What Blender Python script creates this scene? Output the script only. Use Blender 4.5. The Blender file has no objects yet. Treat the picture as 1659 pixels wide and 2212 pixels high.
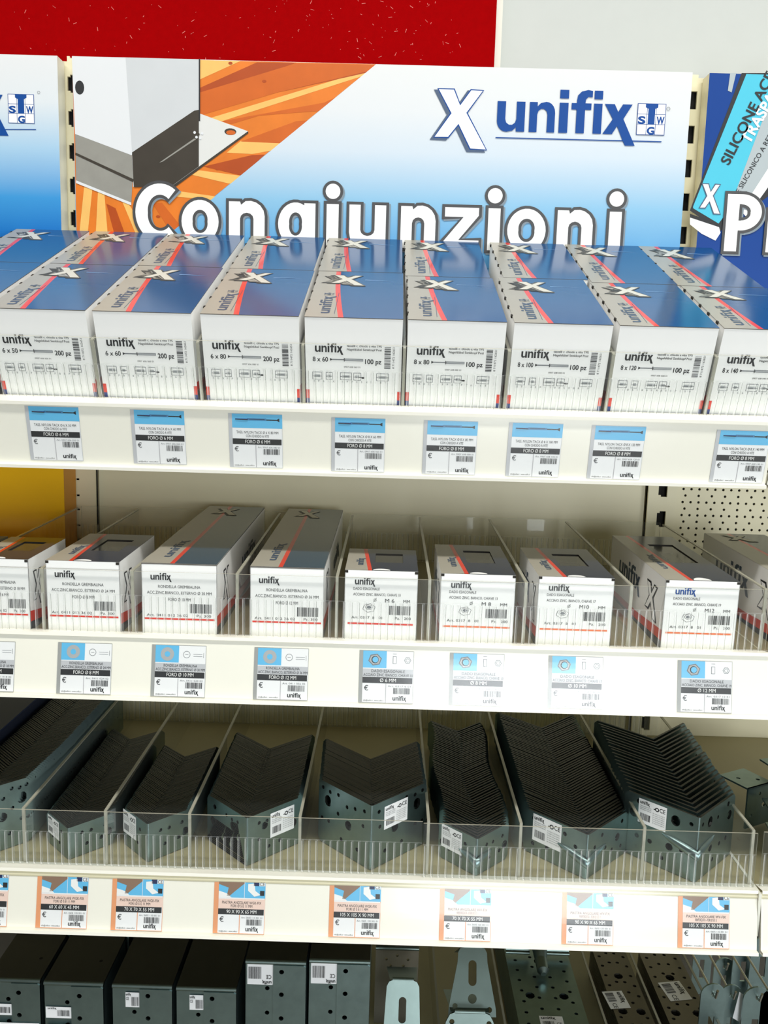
import bpy, math, random
from mathutils import Vector, Matrix
random.seed(7)
S = bpy.context.scene
# ------------------------------------------------------------------ camera
W, H = 1659, 2212
ZC = 1.5                                    # eye height above the floor
FPX, PITCH, ROLL, YAW = 1887.7, .1449, .0282, .0048
CX, CY = .0301, -1.4576
fw = Vector((-math.sin(YAW)*math.cos(PITCH), math.cos(YAW)*math.cos(PITCH), -math.sin(PITCH)))
rt0 = Vector((math.cos(YAW), math.sin(YAW), 0)); dn0 = fw.cross(rt0)
rt = rt0*math.cos(ROLL) - dn0*math.sin(ROLL); dn = dn0*math.cos(ROLL) + rt0*math.sin(ROLL)
CAM = Vector((CX, CY, ZC))
cd = bpy.data.cameras.new('camera'); cam = bpy.data.objects.new('camera', cd)
cd.sensor_fit = 'HORIZONTAL'; cd.sensor_width = 36; cd.lens = FPX/W*36; cd.clip_start = .02
m = Matrix((rt, -dn, -fw)).transposed().to_4x4(); m.translation = CAM; cam.matrix_world = m
S.collection.objects.link(cam); S.camera = cam
# ------------------------------------------------------------------ world, lights, exposure
S.view_settings.view_transform = 'Standard'; S.view_settings.look = 'None'
S.view_settings.gamma = 1; S.view_settings.exposure = -0.08
S.cycles.transparent_max_bounces = 48
w = bpy.data.worlds.new('world'); S.world = w; w.use_nodes = True
w.node_tree.nodes['Background'].inputs[0].default_value = (.86, .93, 1, 1)
w.node_tree.nodes['Background'].inputs[1].default_value = .07
def area(name, loc, sx, sy, power, col, rot):
    d = bpy.data.lights.new(name, 'AREA'); d.shape = 'RECTANGLE'; d.size = sx; d.size_y = sy
    d.energy = power; d.color = col
    o = bpy.data.objects.new(name, d); o.location = loc; o.rotation_euler = rot; S.collection.objects.link(o)
    return o
WARM = (1, .985, .93)
for lx in (-1.3, .1, 1.5):
    area('ceiling_lamp', (lx, -1.25, 3.12), 1.25, .2, 21, WARM, (0, 0, 0))
# added fill light to the right, then the glazed shop front behind the photographer
area('shop_front_and_fill', (3.9, -5.0, .95), 1.7, 1.65, 90, (.92, .97, 1), (math.radians(90), 0, math.radians(25)))
area('shop_front_and_fill', (1.05, -5.4, 1.08), 1.6, 2.0, 105, (.92, .97, 1), (math.radians(90), 0, 0))

# ------------------------------------------------------------------ helpers
def ray(px, py): return fw + rt*((px-W/2)/FPX) + dn*((py-H/2)/FPX)
def on(px, py, P, n):
    d = ray(px, py); n = Vector(n); return CAM + d*((Vector(P)-CAM).dot(n)/d.dot(n))
def at(px, py, Y): return on(px, py, (0, Y, 0), (0, 1, 0))
def atz(px, py, Z): return on(px, py, (0, 0, Z), (0, 0, 1))
def srgb(r, g, b):
    f = lambda c: ((c/255+.055)/1.055)**2.4 if c > 10.3 else c/255/12.92
    return (f(r), f(g), f(b), 1)
MATS = {}
def mat(name, col, rough=.5, metal=0, coat=0, bump=0, vary=0, scale=40, spec=.5, crough=.08):
    if name in MATS: return MATS[name]
    x = bpy.data.materials.new(name); x.use_nodes = True; nt = x.node_tree; b = nt.nodes['Principled BSDF']
    b.inputs['Base Color'].default_value = col; b.inputs['Roughness'].default_value = rough
    b.inputs['Metallic'].default_value = metal; b.inputs['Coat Weight'].default_value = coat
    b.inputs['Coat Roughness'].default_value = crough; b.inputs['Specular IOR Level'].default_value = spec
    if bump or vary:
        tc = nt.nodes.new('ShaderNodeTexCoord'); nz = nt.nodes.new('ShaderNodeTexNoise')
        nz.inputs['Scale'].default_value = scale; nz.inputs['Detail'].default_value = 3
        nt.links.new(tc.outputs['Object'], nz.inputs['Vector'])
        if bump:
            bp = nt.nodes.new('ShaderNodeBump'); bp.inputs['Strength'].default_value = bump; bp.inputs['Distance'].default_value = .002
            nt.links.new(nz.outputs['Fac'], bp.inputs['Height']); nt.links.new(bp.outputs['Normal'], b.inputs['Normal'])
        if vary:
            mx = nt.nodes.new('ShaderNodeMix'); mx.data_type = 'RGBA'
            mx.inputs[6].default_value = tuple(c*(1-vary) for c in col[:3])+(1,); mx.inputs[7].default_value = tuple(min(1, c*(1+vary)) for c in col[:3])+(1,)
            nt.links.new(nz.outputs['Fac'], mx.inputs[0]); nt.links.new(mx.outputs[2], b.inputs['Base Color'])
    MATS[name] = x; return x
def gradient(name, stops, axis='Z', lo=0, hi=1, rough=.35):
    x = bpy.data.materials.new(name); x.use_nodes = True; nt = x.node_tree; b = nt.nodes['Principled BSDF']
    tc = nt.nodes.new('ShaderNodeTexCoord'); sp = nt.nodes.new('ShaderNodeSeparateXYZ'); mr = nt.nodes.new('ShaderNodeMapRange'); cr = nt.nodes.new('ShaderNodeValToRGB')
    nt.links.new(tc.outputs['Object'], sp.inputs[0]); nt.links.new(sp.outputs[axis], mr.inputs['Value'])
    mr.inputs['From Min'].default_value = lo; mr.inputs['From Max'].default_value = hi
    nt.links.new(mr.outputs[0], cr.inputs[0]); nt.links.new(cr.outputs[0], b.inputs['Base Color'])
    e = cr.color_ramp.elements
    while len(e) < len(stops): e.new(.5)
    for k, (p, c) in enumerate(stops): e[k].position = p; e[k].color = c
    b.inputs['Roughness'].default_value = rough
    MATS[name] = x; return x
def clear(name, tint, haze, hazecol, rough=.04, ior=1.49):
    x = bpy.data.materials.new(name); x.use_nodes = True; nt = x.node_tree; nt.nodes.clear()
    out = nt.nodes.new('ShaderNodeOutputMaterial'); tr = nt.nodes.new('ShaderNodeBsdfTransparent'); tr.inputs[0].default_value = tint
    gl = nt.nodes.new('ShaderNodeBsdfGlossy'); gl.inputs['Roughness'].default_value = rough
    df = nt.nodes.new('ShaderNodeBsdfDiffuse'); df.inputs[0].default_value = hazecol
    m1 = nt.nodes.new('ShaderNodeMixShader'); m1.inputs[0].default_value = haze
    nt.links.new(tr.outputs[0], m1.inputs[1]); nt.links.new(df.outputs[0], m1.inputs[2])
    fr = nt.nodes.new('ShaderNodeFresnel'); fr.inputs['IOR'].default_value = ior
    # thin unrefracted plastic: the inner side of each face does not mirror
    ge = nt.nodes.new('ShaderNodeNewGeometry'); mu = nt.nodes.new('ShaderNodeMath'); mu.operation = 'SUBTRACT'; mu.use_clamp = True
    nt.links.new(fr.outputs[0], mu.inputs[0]); nt.links.new(ge.outputs['Backfacing'], mu.inputs[1])
    m2 = nt.nodes.new('ShaderNodeMixShader'); nt.links.new(mu.outputs[0], m2.inputs[0]); nt.links.new(m1.outputs[0], m2.inputs[1]); nt.links.new(gl.outputs[0], m2.inputs[2])
    nt.links.new(m2.outputs[0], out.inputs[0]); MATS[name] = x; return x

def tag(o, label=None, cat=None, group=None, kind=None):
    if label: o['label'] = label
    if cat: o['category'] = cat
    if group: o['group'] = group
    if kind: o['kind'] = kind
    return o
def empty(name, loc, rot=(0, 0, 0), label=None, cat=None, group=None):
    o = bpy.data.objects.new(name, None); o.empty_display_size = .02
    o.location = loc; o.rotation_euler = rot; S.collection.objects.link(o); tag(o, label, cat, group); return o

FONT = {}
def glyphs(s, bold=0.0):
    k = (s, bold)
    if k in FONT: return FONT[k]
    c = bpy.data.curves.new('t', 'FONT'); c.body = s; c.size = 1; c.offset = bold; c.resolution_u = 4 if len(s) < 14 else 2
    o = bpy.data.objects.new('t', c); me = bpy.data.meshes.new_from_object(o)
    vs = [(v.co.x, v.co.y) for v in me.vertices]; fs = [tuple(p.vertices) for p in me.polygons]
    if vs:
        x0 = min(v[0] for v in vs); x1 = max(v[0] for v in vs)
        vs = [(v[0]-x0, v[1]) for v in vs]; wd = x1-x0
    else: wd = 1
    bpy.data.objects.remove(o); bpy.data.curves.remove(c); bpy.data.meshes.remove(me)
    FONT[k] = (vs, fs, wd); return FONT[k]

class Fr:                                   # a flat printing surface: origin, across, up
    def __init__(s, o, u, v):
        s.o = Vector(o); s.u = Vector(u).normalized(); s.v = Vector(v).normalized(); s.n = s.u.cross(s.v).normalized()
    def p(s, a, b, off=0): return s.o + s.u*a + s.v*b + s.n*off
class MB:
    def __init__(s): s.v = []; s.f = []; s.mi = []; s.m = []; s.sm = []
    def add(s, vs, fs, m, smooth=False):
        if m not in s.m: s.m.append(m)
        k = s.m.index(m); n = len(s.v); s.v += [Vector(v) for v in vs]
        for f in fs: s.f.append(tuple(i+n for i in f)); s.mi.append(k); s.sm.append(smooth)
    def poly(s, pts, m): s.add(pts, [tuple(range(len(pts)))], m)
    def box(s, x0, x1, y0, y1, z0, z1, m, skip=''):
        v = [(x, y, z) for z in (z0, z1) for y in (y0, y1) for x in (x0, x1)]
        F = {'b': (0, 2, 3, 1), 't': (4, 5, 7, 6), 'f': (0, 1, 5, 4), 'k': (2, 6, 7, 3), 'l': (0, 4, 6, 2), 'r': (1, 3, 7, 5)}
        md = m if isinstance(m, dict) else None
        for k, f in F.items():
            if k in skip: continue
            s.add([v[i] for i in f], [(0, 1, 2, 3)], (md.get(k, md['*']) if md else m))
    def rect(s, fr, a0, b0, a1, b1, m, off=.0003): s.poly([fr.p(a0, b0, off), fr.p(a1, b0, off), fr.p(a1, b1, off), fr.p(a0, b1, off)], m)
    def fpoly(s, fr, pts, m, off=.0003): s.poly([fr.p(a, b, off) for a, b in pts], m)
    def disc(s, fr, a, b, r, m, off=.0003, n=16, ry=None, a0=0, a1=2*math.pi):
        ry = ry or r
        s.fpoly(fr, [(a+r*math.cos(a0+(a1-a0)*i/n), b+ry*math.sin(a0+(a1-a0)*i/n)) for i in range(n+(a1-a0 < 6))], m, off)
    def ring(s, fr, a, b, r, r2, m, off=.0003, n=16):
        vs = []; fs = []
        for i in range(n):
            t = 2*math.pi*i/n; vs += [fr.p(a+r*math.cos(t), b+r*math.sin(t), off), fr.p(a+r2*math.cos(t), b+r2*math.sin(t), off)]
            j = (i+1) % n; fs.append((2*i, 2*i+1, 2*j+1, 2*j))
        s.add(vs, fs, m)
    def line(s, fr, a0, b0, a1, b1, t, m, off=.0003):
        dx, dy = a1-a0, b1-b0; L = math.hypot(dx, dy) or 1; nx, ny = -dy/L*t/2, dx/L*t/2
        s.fpoly(fr, [(a0+nx, b0+ny), (a0-nx, b0-ny), (a1-nx, b1-ny), (a1+nx, b1+ny)][::-1], m, off)
    def text(s, fr, t, a, b, h, m, w=None, bold=0.0, off=.0004, shear=0, align='l'):
        vs, fs, wd = glyphs(t, bold)
        if not vs: return
        sx = (w/wd) if w else h
        x0 = a - (sx*wd if align == 'r' else sx*wd/2 if align == 'c' else 0)
        s.add([fr.p(x0+x*sx+y*h*shear, b+y*h, off) for x, y in vs], fs, m)
    def barcode(s, fr, a, b, w, h, m, off=.0004, n=22, vert=False, seed=1):
        r = random.Random(seed); x = 0; u = w/n/1.7 if not vert else h/n/1.7
        L = w if not vert else h
        while x < L:
            t = u*r.choice((.6, .9, 1.6)); 
            if not vert: s.rect(fr, a+x, b, min(a+x+t, a+w), b+h, m, off)
            else: s.rect(fr, a, b+x, a+w, min(b+x+t, b+h), m, off)
            x += t+u*r.choice((.6, .9, 1.4))
    def tube(s, p, q, r0, r1, m, n=16, cap=True, smooth=True):
        p = Vector(p); q = Vector(q); d = (q-p).normalized(); a = d.orthogonal().normalized(); b = d.cross(a)
        vs = []; fs = []
        for i in range(n):
            t = 2*math.pi*i/n; e = a*math.cos(t)+b*math.sin(t); vs += [p+e*r0, q+e*r1]; j = (i+1) % n; fs.append((2*i, 2*j, 2*j+1, 2*i+1))
        s.add(vs, fs, m, smooth)
        if cap: s.add([vs[2*i] for i in range(n)][::-1], [tuple(range(n))], m); s.add([vs[2*i+1] for i in range(n)], [tuple(range(n))], m)
    def mesh(s, name, org=(0, 0, 0)):
        me = bpy.data.meshes.new(name); o = Vector(org)
        me.from_pydata([v-o for v in s.v], [], s.f)
        for x in s.m: me.materials.append(x)
        me.polygons.foreach_set('material_index', s.mi); me.polygons.foreach_set('use_smooth', s.sm); me.update(); return me
    def build(s, name, parent=None, org=(0, 0, 0), rot=(0, 0, 0)):
        o = bpy.data.objects.new(name, s.mesh(name, org)); o.location = org; o.rotation_euler = rot
        S.collection.objects.link(o)
        if parent: o.parent = parent
        return o
def off_poly(pts, d):
    n = len(pts); A = sum(pts[i][0]*pts[(i+1) % n][1]-pts[(i+1) % n][0]*pts[i][1] for i in range(n)); sg = 1 if A > 0 else -1; out = []
    for i in range(n):
        p0, p1, p2 = (Vector(pts[i-1]), Vector(pts[i]), Vector(pts[(i+1) % n]))
        e1 = (p1-p0).normalized(); e2 = (p2-p1).normalized(); n1 = Vector((e1.y, -e1.x))*sg; n2 = Vector((e2.y, -e2.x))*sg
        b = (n1+n2); k = d/max(.35, (1+n1.dot(n2))/2)/2; out.append(tuple(p1+b*k))
    return out
def sheet(mb, fr, outline, holes, th, m, n=12, edge=None):
    """flat plate with real round/slot holes; outline in frame coordinates, thickness th behind the frame"""
    c = bpy.data.curves.new('s', 'CURVE'); c.dimensions = '2D'; c.fill_mode = 'BOTH'; c.extrude = th/2
    def sp(pts):
        q = c.splines.new('POLY'); q.points.add(len(pts)-1)
        for i, (x, y) in enumerate(pts): q.points[i].co = (x, y, 0, 1)
        q.use_cyclic_u = True
    sp(outline)
    for h in holes:
        x, y, r = h[:3]; sl = h[3] if len(h) > 3 else 0; k = h[4] if len(h) > 4 else n
        pts = []
        for i in range(k):
            t = 2*math.pi*(i+.5)/k; pts.append((x+r*math.cos(t), y+r*math.sin(t)+(sl/2 if math.sin(t) > 0 else -sl/2)))
        sp(pts)
    o = bpy.data.objects.new('s', c); me = bpy.data.meshes.new_from_object(o)
    vs = [fr.p(v.co.x, v.co.y, v.co.z-th/2) for v in me.vertices]; fs = [tuple(p.vertices) for p in me.polygons]
    if edge:
        nf = [abs(p.normal.z) > .5 for p in me.polygons]
        mb.add(vs, [f for f, k in zip(fs, nf) if k], m); mb.add(vs, [f for f, k in zip(fs, nf) if not k], edge)
    else: mb.add(vs, fs, m)
    bpy.data.objects.remove(o); bpy.data.curves.remove(c); bpy.data.meshes.remove(me)

# ------------------------------------------------------------------ materials
white = mat('white_enamel', srgb(236, 235, 222), .35, vary=.02, scale=6)
cream = mat('cream_enamel', srgb(238, 230, 196), .38, vary=.03, scale=8)
wallm = mat('painted_wall', srgb(201, 204, 200), .7, bump=.05, vary=.02, scale=30)
railm = mat('rail_cream', srgb(250, 247, 234), .4, vary=.02, scale=10)
redm = mat('red_panel', srgb(156, 0, 3), .8, vary=.12, scale=90, spec=.03)
scr = mat('scratch', srgb(225, 120, 110), .6)
slotdark = mat('slot_dark', srgb(16, 15, 12), .8)
carton = mat('white_carton', srgb(248, 248, 246), .55, vary=.015, scale=25)
cartong = mat('grey_board', srgb(66, 62, 56), .8, vary=.08, scale=60)
silver = mat('silver_print', srgb(168, 163, 150), .3, vary=.04, scale=30)
blue = mat('blue_print', srgb(6, 76, 130), .16, vary=.08, scale=12, spec=.34)
navy = mat('navy_print', srgb(16, 32, 60), .2, vary=.05, scale=12, spec=.4)
red = mat('red_print', srgb(226, 52, 34), .4, coat=.4)
logoblue = mat('logo_blue', srgb(0, 70, 148), .45, spec=.3)
logolight = mat('logo_light_blue', srgb(110, 190, 230), .4)
ink = mat('black_ink', srgb(30, 31, 34), .5)
inkg = mat('grey_ink', srgb(120, 124, 128), .5)
inkl = mat('pale_ink', srgb(175, 178, 180), .5)
paper = mat('label_paper', srgb(244, 245, 246), .5)
paperg = mat('label_grey', srgb(196, 198, 202), .5)
lblue = mat('label_blue', srgb(100, 190, 236), .4)
lorange = mat('label_orange', srgb(236, 160, 112), .45)
lpink = mat('label_pink', srgb(244, 214, 200), .45)
lbrown = mat('label_brown', srgb(140, 112, 92), .45)
whitep = mat('white_print', srgb(246, 246, 244), .4)
zinc = mat('zinc_steel', srgb(142, 164, 164), .34, 1, bump=.12, vary=.18, scale=55)
zincb = mat('bright_zinc', srgb(122, 138, 134), .42, 1, bump=.10, vary=.12, scale=40)
zincd = mat('dull_zinc_edge', srgb(74, 74, 72), .42, .9, vary=.15, scale=90)
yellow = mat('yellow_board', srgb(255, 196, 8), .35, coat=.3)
yellow_shaded = mat('yellow_board_shaded_side', srgb(222, 150, 20), .45)  # side shade mixed into a darker copy of the yellow
ac = clear('clear_acrylic', (.992, .996, .994, 1), .012, (.8, .85, .85, 1), .04, 1.42)
acr = clear('ribbed_acrylic', (.985, .99, .985, 1), .10, (.95, .97, .97, 1), .10, 1.4)
ace = clear('acrylic_edge', (.8, .82, .78, 1), .6, (.62, .60, .50, 1), .15)
cover = clear('rail_cover_plastic', (.985, .99, .985, 1), .01, (.9, .9, .9, 1), .15, 1.68)
film = clear('clear_film', (.95, .95, .95, 1), .03, (.8, .8, .8, 1), .08, 1.6)

mat('panel_painted_shade', srgb(66, 62, 52), .6)  # shade behind the bottom shelf put into the colour of added panels
mat('shelf_top_shaded', srgb(164, 155, 120), .45, vary=.05, scale=14)  # board tops coloured darker than the enamel, standing in for shade
# ------------------------------------------------------------------ room
b = MB(); b.box(-4, 4, -6, .6, -.1, 0, mat('floor_tile', srgb(128, 124, 116), .3, vary=.06, scale=3)); tag(b.build('floor'), kind='structure')
b = MB(); b.box(-4, 4, -6, .6, 3.2, 3.3, mat('ceiling_paint', srgb(232, 232, 226), .8)); tag(b.build('ceiling'), kind='structure')
b = MB(); b.box(-4, 4, .12, .25, 0, 3.2, wallm); tag(b.build('wall_back'), kind='structure')
# red panel on the wall
WY = .085
p1 = at(1071, 60, WY).x
b = MB(); b.box(-1.6, p1, WY, .1199, ZC-.2, ZC+1.1, redm)
fr = Fr((0, WY, ZC), (1, 0, 0), (0, 0, 1))
r = random.Random(3)
for i in range(130):
    q = at(r.uniform(0, 1060), r.uniform(0, 140), WY); 
    if q.x > p1-.01: continue
    if r.random() < .5: q = at(r.uniform(560, 1000), r.uniform(0, 130), WY)
    L = r.choice((.001, .0015, .003, .006)); an = r.uniform(0, 3.1); a0 = q.x; b0 = q.z-ZC
    b.line(fr, a0, b0, a0+L*math.cos(an), b0+L*math.sin(an), r.uniform(.0004, .0009), scr)
tag(b.build('wall_panel', org=(0, WY, ZC)), 'scratched glossy red panel fixed on the wall above the signs', 'wall panel')
b = MB(); b.box(p1+.001, p1+.0115, WY+.012, .1199, ZC-.2, ZC+1.1, white); tag(b.build('trim_1'), kind='structure')

# ------------------------------------------------------------------ gondola uprights and back panels
def upright(x, label, y=.034, mirror=1, plain=False):
    t = empty('shelf_upright', (x, y, 0), label=label, cat='upright')
    b = MB(); fr = Fr((x, y, 0), (1, 0, 0), (0, 0, 1)); hs = []
    z = .35
    holes = []
    for k in range(38):
        zc = ZC-1.2+k*.0525
        holes.append((mirror*.0, zc, .0062, .021, 4))
    # square slots: build strips instead of round ends
    bb = MB()
    for x0, x1 in ((-.025, -.0075), (.0075, .025)): bb.box(x+x0, x+x1, y, y+.004, .1, ZC+.50, cream)
    zs = [ZC-1.2+k*.0525 for k in range(33)]
    for k, zc in enumerate(zs): 
        if plain and zc < ZC-.10: bb.box(x-.0075, x+.0075, y, y+.004, zc+.025, zc+.0525, cream)
        bb.box(x-.0075, x+.0075, y, y+.004, zc, zc+.025, cream)
        for s in (0, .025):                  # little hooked notches at the slot ends
            bb.box(x-.0075, x-.003, y, y+.004, zc+(s-.003 if s == 0 else s), zc+(s if s == 0 else s+.003), cream)
    bb.box(x-.0075, x+.0075, y, y+.004, .1, zs[0], cream)
    bb.build('upright_face', t, (0, 0, 0)).location = (-x, -y, 0)
    b = MB(); b.box(x-.025, x+.025, y+.012, y+.05, .1, ZC+.50, {'*': cream, 'f': slotdark}); o = b.build('upright_channel', t); o.location = (-x, -y, 0)
    return t
upright(-.5, 'slotted cream upright between the left sign and the wide bracket sign', plain=True)
upright(.5, 'slotted cream upright between the wide bracket sign and the blue sign')
def back_panel(x0, x1, z0, z1, name, label, m=cream):
    b = MB(); b.box(x0, x1, .046, .052, z0, z1, m); c = ((x0+x1)/2, .05, z0); o = b.build(name, org=c); return tag(o, label, 'back panel')
back_panel(-.473, .473, .6, ZC-.02, 'back_panel', 'plain cream back panel of the middle bay behind the shelves')
back_panel(-1.4, -.527, .6, ZC-.02, 'back_panel', 'plain cream back panel of the left neighbouring bay', )
for x0_, x1_, n_ in ((-.473, .473, 'middle bay'), (-1.4, -.527, 'left bay'), (.527, 1.4, 'right bay')): back_panel(x0_, x1_, .02, .597, 'shade_back_panel', 'dark lower back panel of the %s behind the bottom shelf' % n_, MATS['panel_painted_shade'])
# perforated panel, right bay
b = MB(); fr = Fr((.5265, .040, ZC), (1, 0, 0), (0, 0, 1)); hl = []
for row in range(-3, 18):
    z = -.118-row*.01135
    if row % 2 == 0:
        for c in range(17): hl.append((.0105+c*.01365, z, .0023, 0, 8))
    else:
        for c in range(10): hl.append((.0145+c*.0227, z, .0023, 0, 8))
hl = [h for h in hl if -.33 < h[1] < -.07 and h[0] < .235]
sheet(b, fr, [(0, -.345), (.25, -.345), (.25, -.06), (0, -.06)], hl, .003, cream)
b.box(.5265, .80, .0435, .0465, ZC-.345, ZC-.06, slotdark)
b.box(.5265, .80, .040, .046, ZC-.9, ZC-.3455, cream)
tag(b.build('pegboard', org=(.5265, .04, ZC-.9)), 'cream perforated back panel with rows of round holes in the right bay', 'back panel')

# ------------------------------------------------------------------ signs
XP = [(220, 390), (295, 390), (325, 457), (372, 391), (430, 393), (358, 492), (455, 652), (378, 650), (320, 545), (275, 602), (208, 602), (283, 495)]
XP = [((x-208)/247, (652-y)/262) for x, y in XP][::-1]        # the big X, unit box
def bigx(b, fr, a, c, w, h, fill, edge, shadow=None, t=.03, off=.0005, shear=0, rotate=False):
    tr = (lambda x, y: (a+x*w+y*h*shear, c+y*h))
    P = [tr(x, y) for x, y in XP]
    if shadow: b.fpoly(fr, [(x-.05*w, y-.03*h) for x, y in off_poly(P, t*w*1.0)], shadow, off)
    b.fpoly(fr, off_poly(P, t*w*.5), edge, off+.0002); b.fpoly(fr, off_poly(P, -t*w*.5), fill, off+.0004)
def _arc(cx, cy, r, a0, a1, n=5, ry=None):
    return [(cx+r*math.cos(math.radians(a0+(a1-a0)*k/n)), cy+(ry or r)*math.sin(math.radians(a0+(a1-a0)*k/n))) for k in range(n+1)]
_U = [(0, .70)]+_arc(.25, .24, .25, 180, 270)+[(.40, .02), (.49, .10), (.49, 0), (.706, 0), (.706, .70), (.49, .70)]+_arc(.35, .29, .14, 0, -180)+[(.215, .70)]
_N = [(.706*.92-x*.92, .70-y) for x, y in _U]
_R = lambda x0, x1, y0, y1: [(x0, y0), (x1, y0), (x1, y1), (x0, y1)]
UNI = [_U, [(x+.82, y) for x, y in _N], _R(1.576, 1.80, 0, .70), _R(1.576, 1.80, .80, 1.0),
    [(2.01, 0), (2.225, 0), (2.225, .55), (2.38, .55), (2.38, .70), (2.225, .70), (2.235, .79), (2.30, .85), (2.40, .84), (2.40, .99), (2.28, 1.01), (2.12, .97), (2.03, .88), (2.01, .76), (2.01, .70), (1.88, .70), (1.88, .55), (2.01, .55)],
    _R(2.447, 2.66, 0, .70), _R(2.447, 2.66, .80, 1.0),
    [(2.70, 0), (2.94, 0), (3.06, .19), (3.22, -.14), (3.29, -.26), (3.54, -.26), (3.21, .36), (3.42, .70), (3.18, .70), (3.07, .52), (2.97, .70), (2.72, .70), (2.94, .35)]]
def unifix(b, fr, a, c, w, m, h=None, off=.0006, bold=.035):
    sx = w/3.42; sy = (h*.76) if h else sx
    for P in UNI: b.fpoly(fr, [(a+x*sx, c+y*sy) for x, y in P], m, off)
def swg(b, fr, a, c, s, m, m2, bg, off=.0005):
    b.rect(fr, a, c, a+s, c+s*1.06, m, off); b.rect(fr, a+s*.02, c+s*.02, a+s*.98, c+s*1.04, bg, off+.0001)
    for t in (.34, .66): b.rect(fr, a+s*t-.008*s, c, a+s*t+.008*s, c+s*1.06, m, off+.0002); b.rect(fr, a, c+s*t*1.06-.008*s, a+s, c+s*t*1.06+.008*s, m, off+.0002)
    b.fpoly(fr, [(a+s*.38, c+s*.36), (a+s*.62, c+s*.36), (a+s*.62, c+s*.88), (a+s*.72, c+s*.93), (a+s*.72, c+s*1.04), (a+s*.28, c+s*1.04), (a+s*.28, c+s*.93), (a+s*.38, c+s*.88)], m, off+.0003)
    for (t, x, y, w_) in (('S', .03, .38, .27), ('W', .69, .38, .28), ('G', .37, .03, .27)): b.text(fr, t, a+s*x, c+s*y, s*.34, m, w=s*w_, bold=.04, off=off+.0003)
def arc_shape(b, fr, cx, cy, rx, ry, t, a0, a1, grow, m_, off, n=30):
    """stroke of thickness t along an ellipse, grown by `grow` on every side"""
    full = a1-a0 >= 359.9; e = 0 if full else math.degrees(grow/max(rx, .001)); a0 -= e; a1 += e; vs = []
    for k in range(n+1):
        an = math.radians(a0+(a1-a0)*k/n); c_, s_ = math.cos(an), math.sin(an)
        th = t*(1-.14*abs(s_))
        vs += [fr.p(cx+(rx+grow)*c_, cy+(ry+grow)*s_, off), fr.p(cx+(rx-th-grow)*c_, cy+(ry-th-grow)*s_, off)]
    b.add(vs, [(2*k, 2*k+2, 2*k+3, 2*k+1) for k in range(n)], m_)
def bigword(b, fr, letters, c, xh, off=.0008):
    """letters: (character, left edge, width); c = baseline, xh = height of the small letters"""
    g = .0046; st = .0180; cap = xh*1.36
    for k, (gr, m_, dx, dy) in enumerate(((g, mat('letter_shadow', srgb(128, 142, 152), .5), .0026, -.0022), (g, mat('letter_edge', srgb(70, 70, 72), .5), 0, 0), (0, whitep, 0, 0))):
        o_ = off+.0002*k
        lv = [0]
        def P(pts): lv[0] += .000012; b.fpoly(fr, [(x+dx, y+dy) for x, y in (off_poly(pts, gr) if gr else pts)], m_, o_+lv[0]%.0001)
        for t, a, w in letters:
            if t == 'i': P(_R(a, a+w, c, c+xh)); b.disc(fr, a+w/2+dx, c+xh+.0195+dy, .0118+gr, m_, o_+.00005, 24)
            elif t in 'nu':
                K = 8; ry = xh*.36; cx = a+w*.5+(.003 if t == 'n' else -.003); rx = a+w-cx if t == 'n' else cx-a; rx = w*.5-.001; ri = rx-st+.001
                sh = [(a, c), (a, c+xh), (a+st, c+xh), (a+st+.0015, c+xh-.005)]
                sh += [(a+w*.5+.004+(w*.5-.004)*math.cos(math.radians(q)), c+xh-ry+.0015+ry*math.sin(math.radians(q))) for q in (104, 84, 64, 44, 22, 0)]
                sh += [(a+w, c), (a+w-st, c)]
                sh += [(a+w*.5+(w*.5-st)*math.cos(math.radians(q)), c+xh-ry-.003+(ry-st*.78)*math.sin(math.radians(q))) for q in (0, 30, 60, 90, 120, 150, 180)]
                sh += [(a+st, c)]
                if t == 'u': sh = [(2*a+w-x, 2*c+xh-y) for x, y in sh]
                P(sh)
            elif t == 'z': P([(a, c), (a, c+.0115), (a+w*.56, c+xh-.0145), (a+.002, c+xh-.0145), (a+.002, c+xh), (a+w-.001, c+xh), (a+w-.001, c+xh-.0120), (a+w*.43, c+.0145), (a+w, c+.0145), (a+w, c)])
            elif t == 'o': arc_shape(b, fr, a+w/2+dx, c+xh/2+dy, w/2, xh/2+.001, st, 0, 360, gr, m_, o_)
            elif t == 'g': arc_shape(b, fr, a+w*.47+dx, c+xh*.5+dy, w*.47, xh/2+.001, st, 0, 360, gr, m_, o_); P(_R(a+w-st, a+w, c-.02, c+xh))
            elif t == 'C': arc_shape(b, fr, a+w*.60+dx, c+cap/2+dy, w*.60, cap/2+.001, st*1.12, 52, 308, gr, m_, o_)
            elif t == 'P': P(_R(a, a+st*1.1, c, c+cap)); arc_shape(b, fr, a+w*.42+dx, c+cap*.685+dy, w*.58, cap*.315, st, -90, 90, gr, m_, o_); P([(a+st, c+cap), (a+w*.45, c+cap), (a+w*.45, c+cap-st*.84), (a+st, c+cap-st*.84)]); P([(a+st, c+cap*.37), (a+st, c+cap*.37+st*.84), (a+w*.45, c+cap*.37+st*.84), (a+w*.45, c+cap*.37)])
            elif t == 'r': P(_R(a, a+st, c, c+xh)); arc_shape(b, fr, a+w*.8+dx, c+xh*.6+dy, w*.7, xh*.4, st, 90, 170, gr, m_, o_)
skyg = gradient('sign_gradient', [(.20, srgb(84, 160, 212)), (.40, srgb(140, 192, 224)), (.62, srgb(208, 220, 230)), (.80, srgb(224, 227, 229)), (1, srgb(228, 229, 228))], 'Z', 0, .3466)
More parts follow.
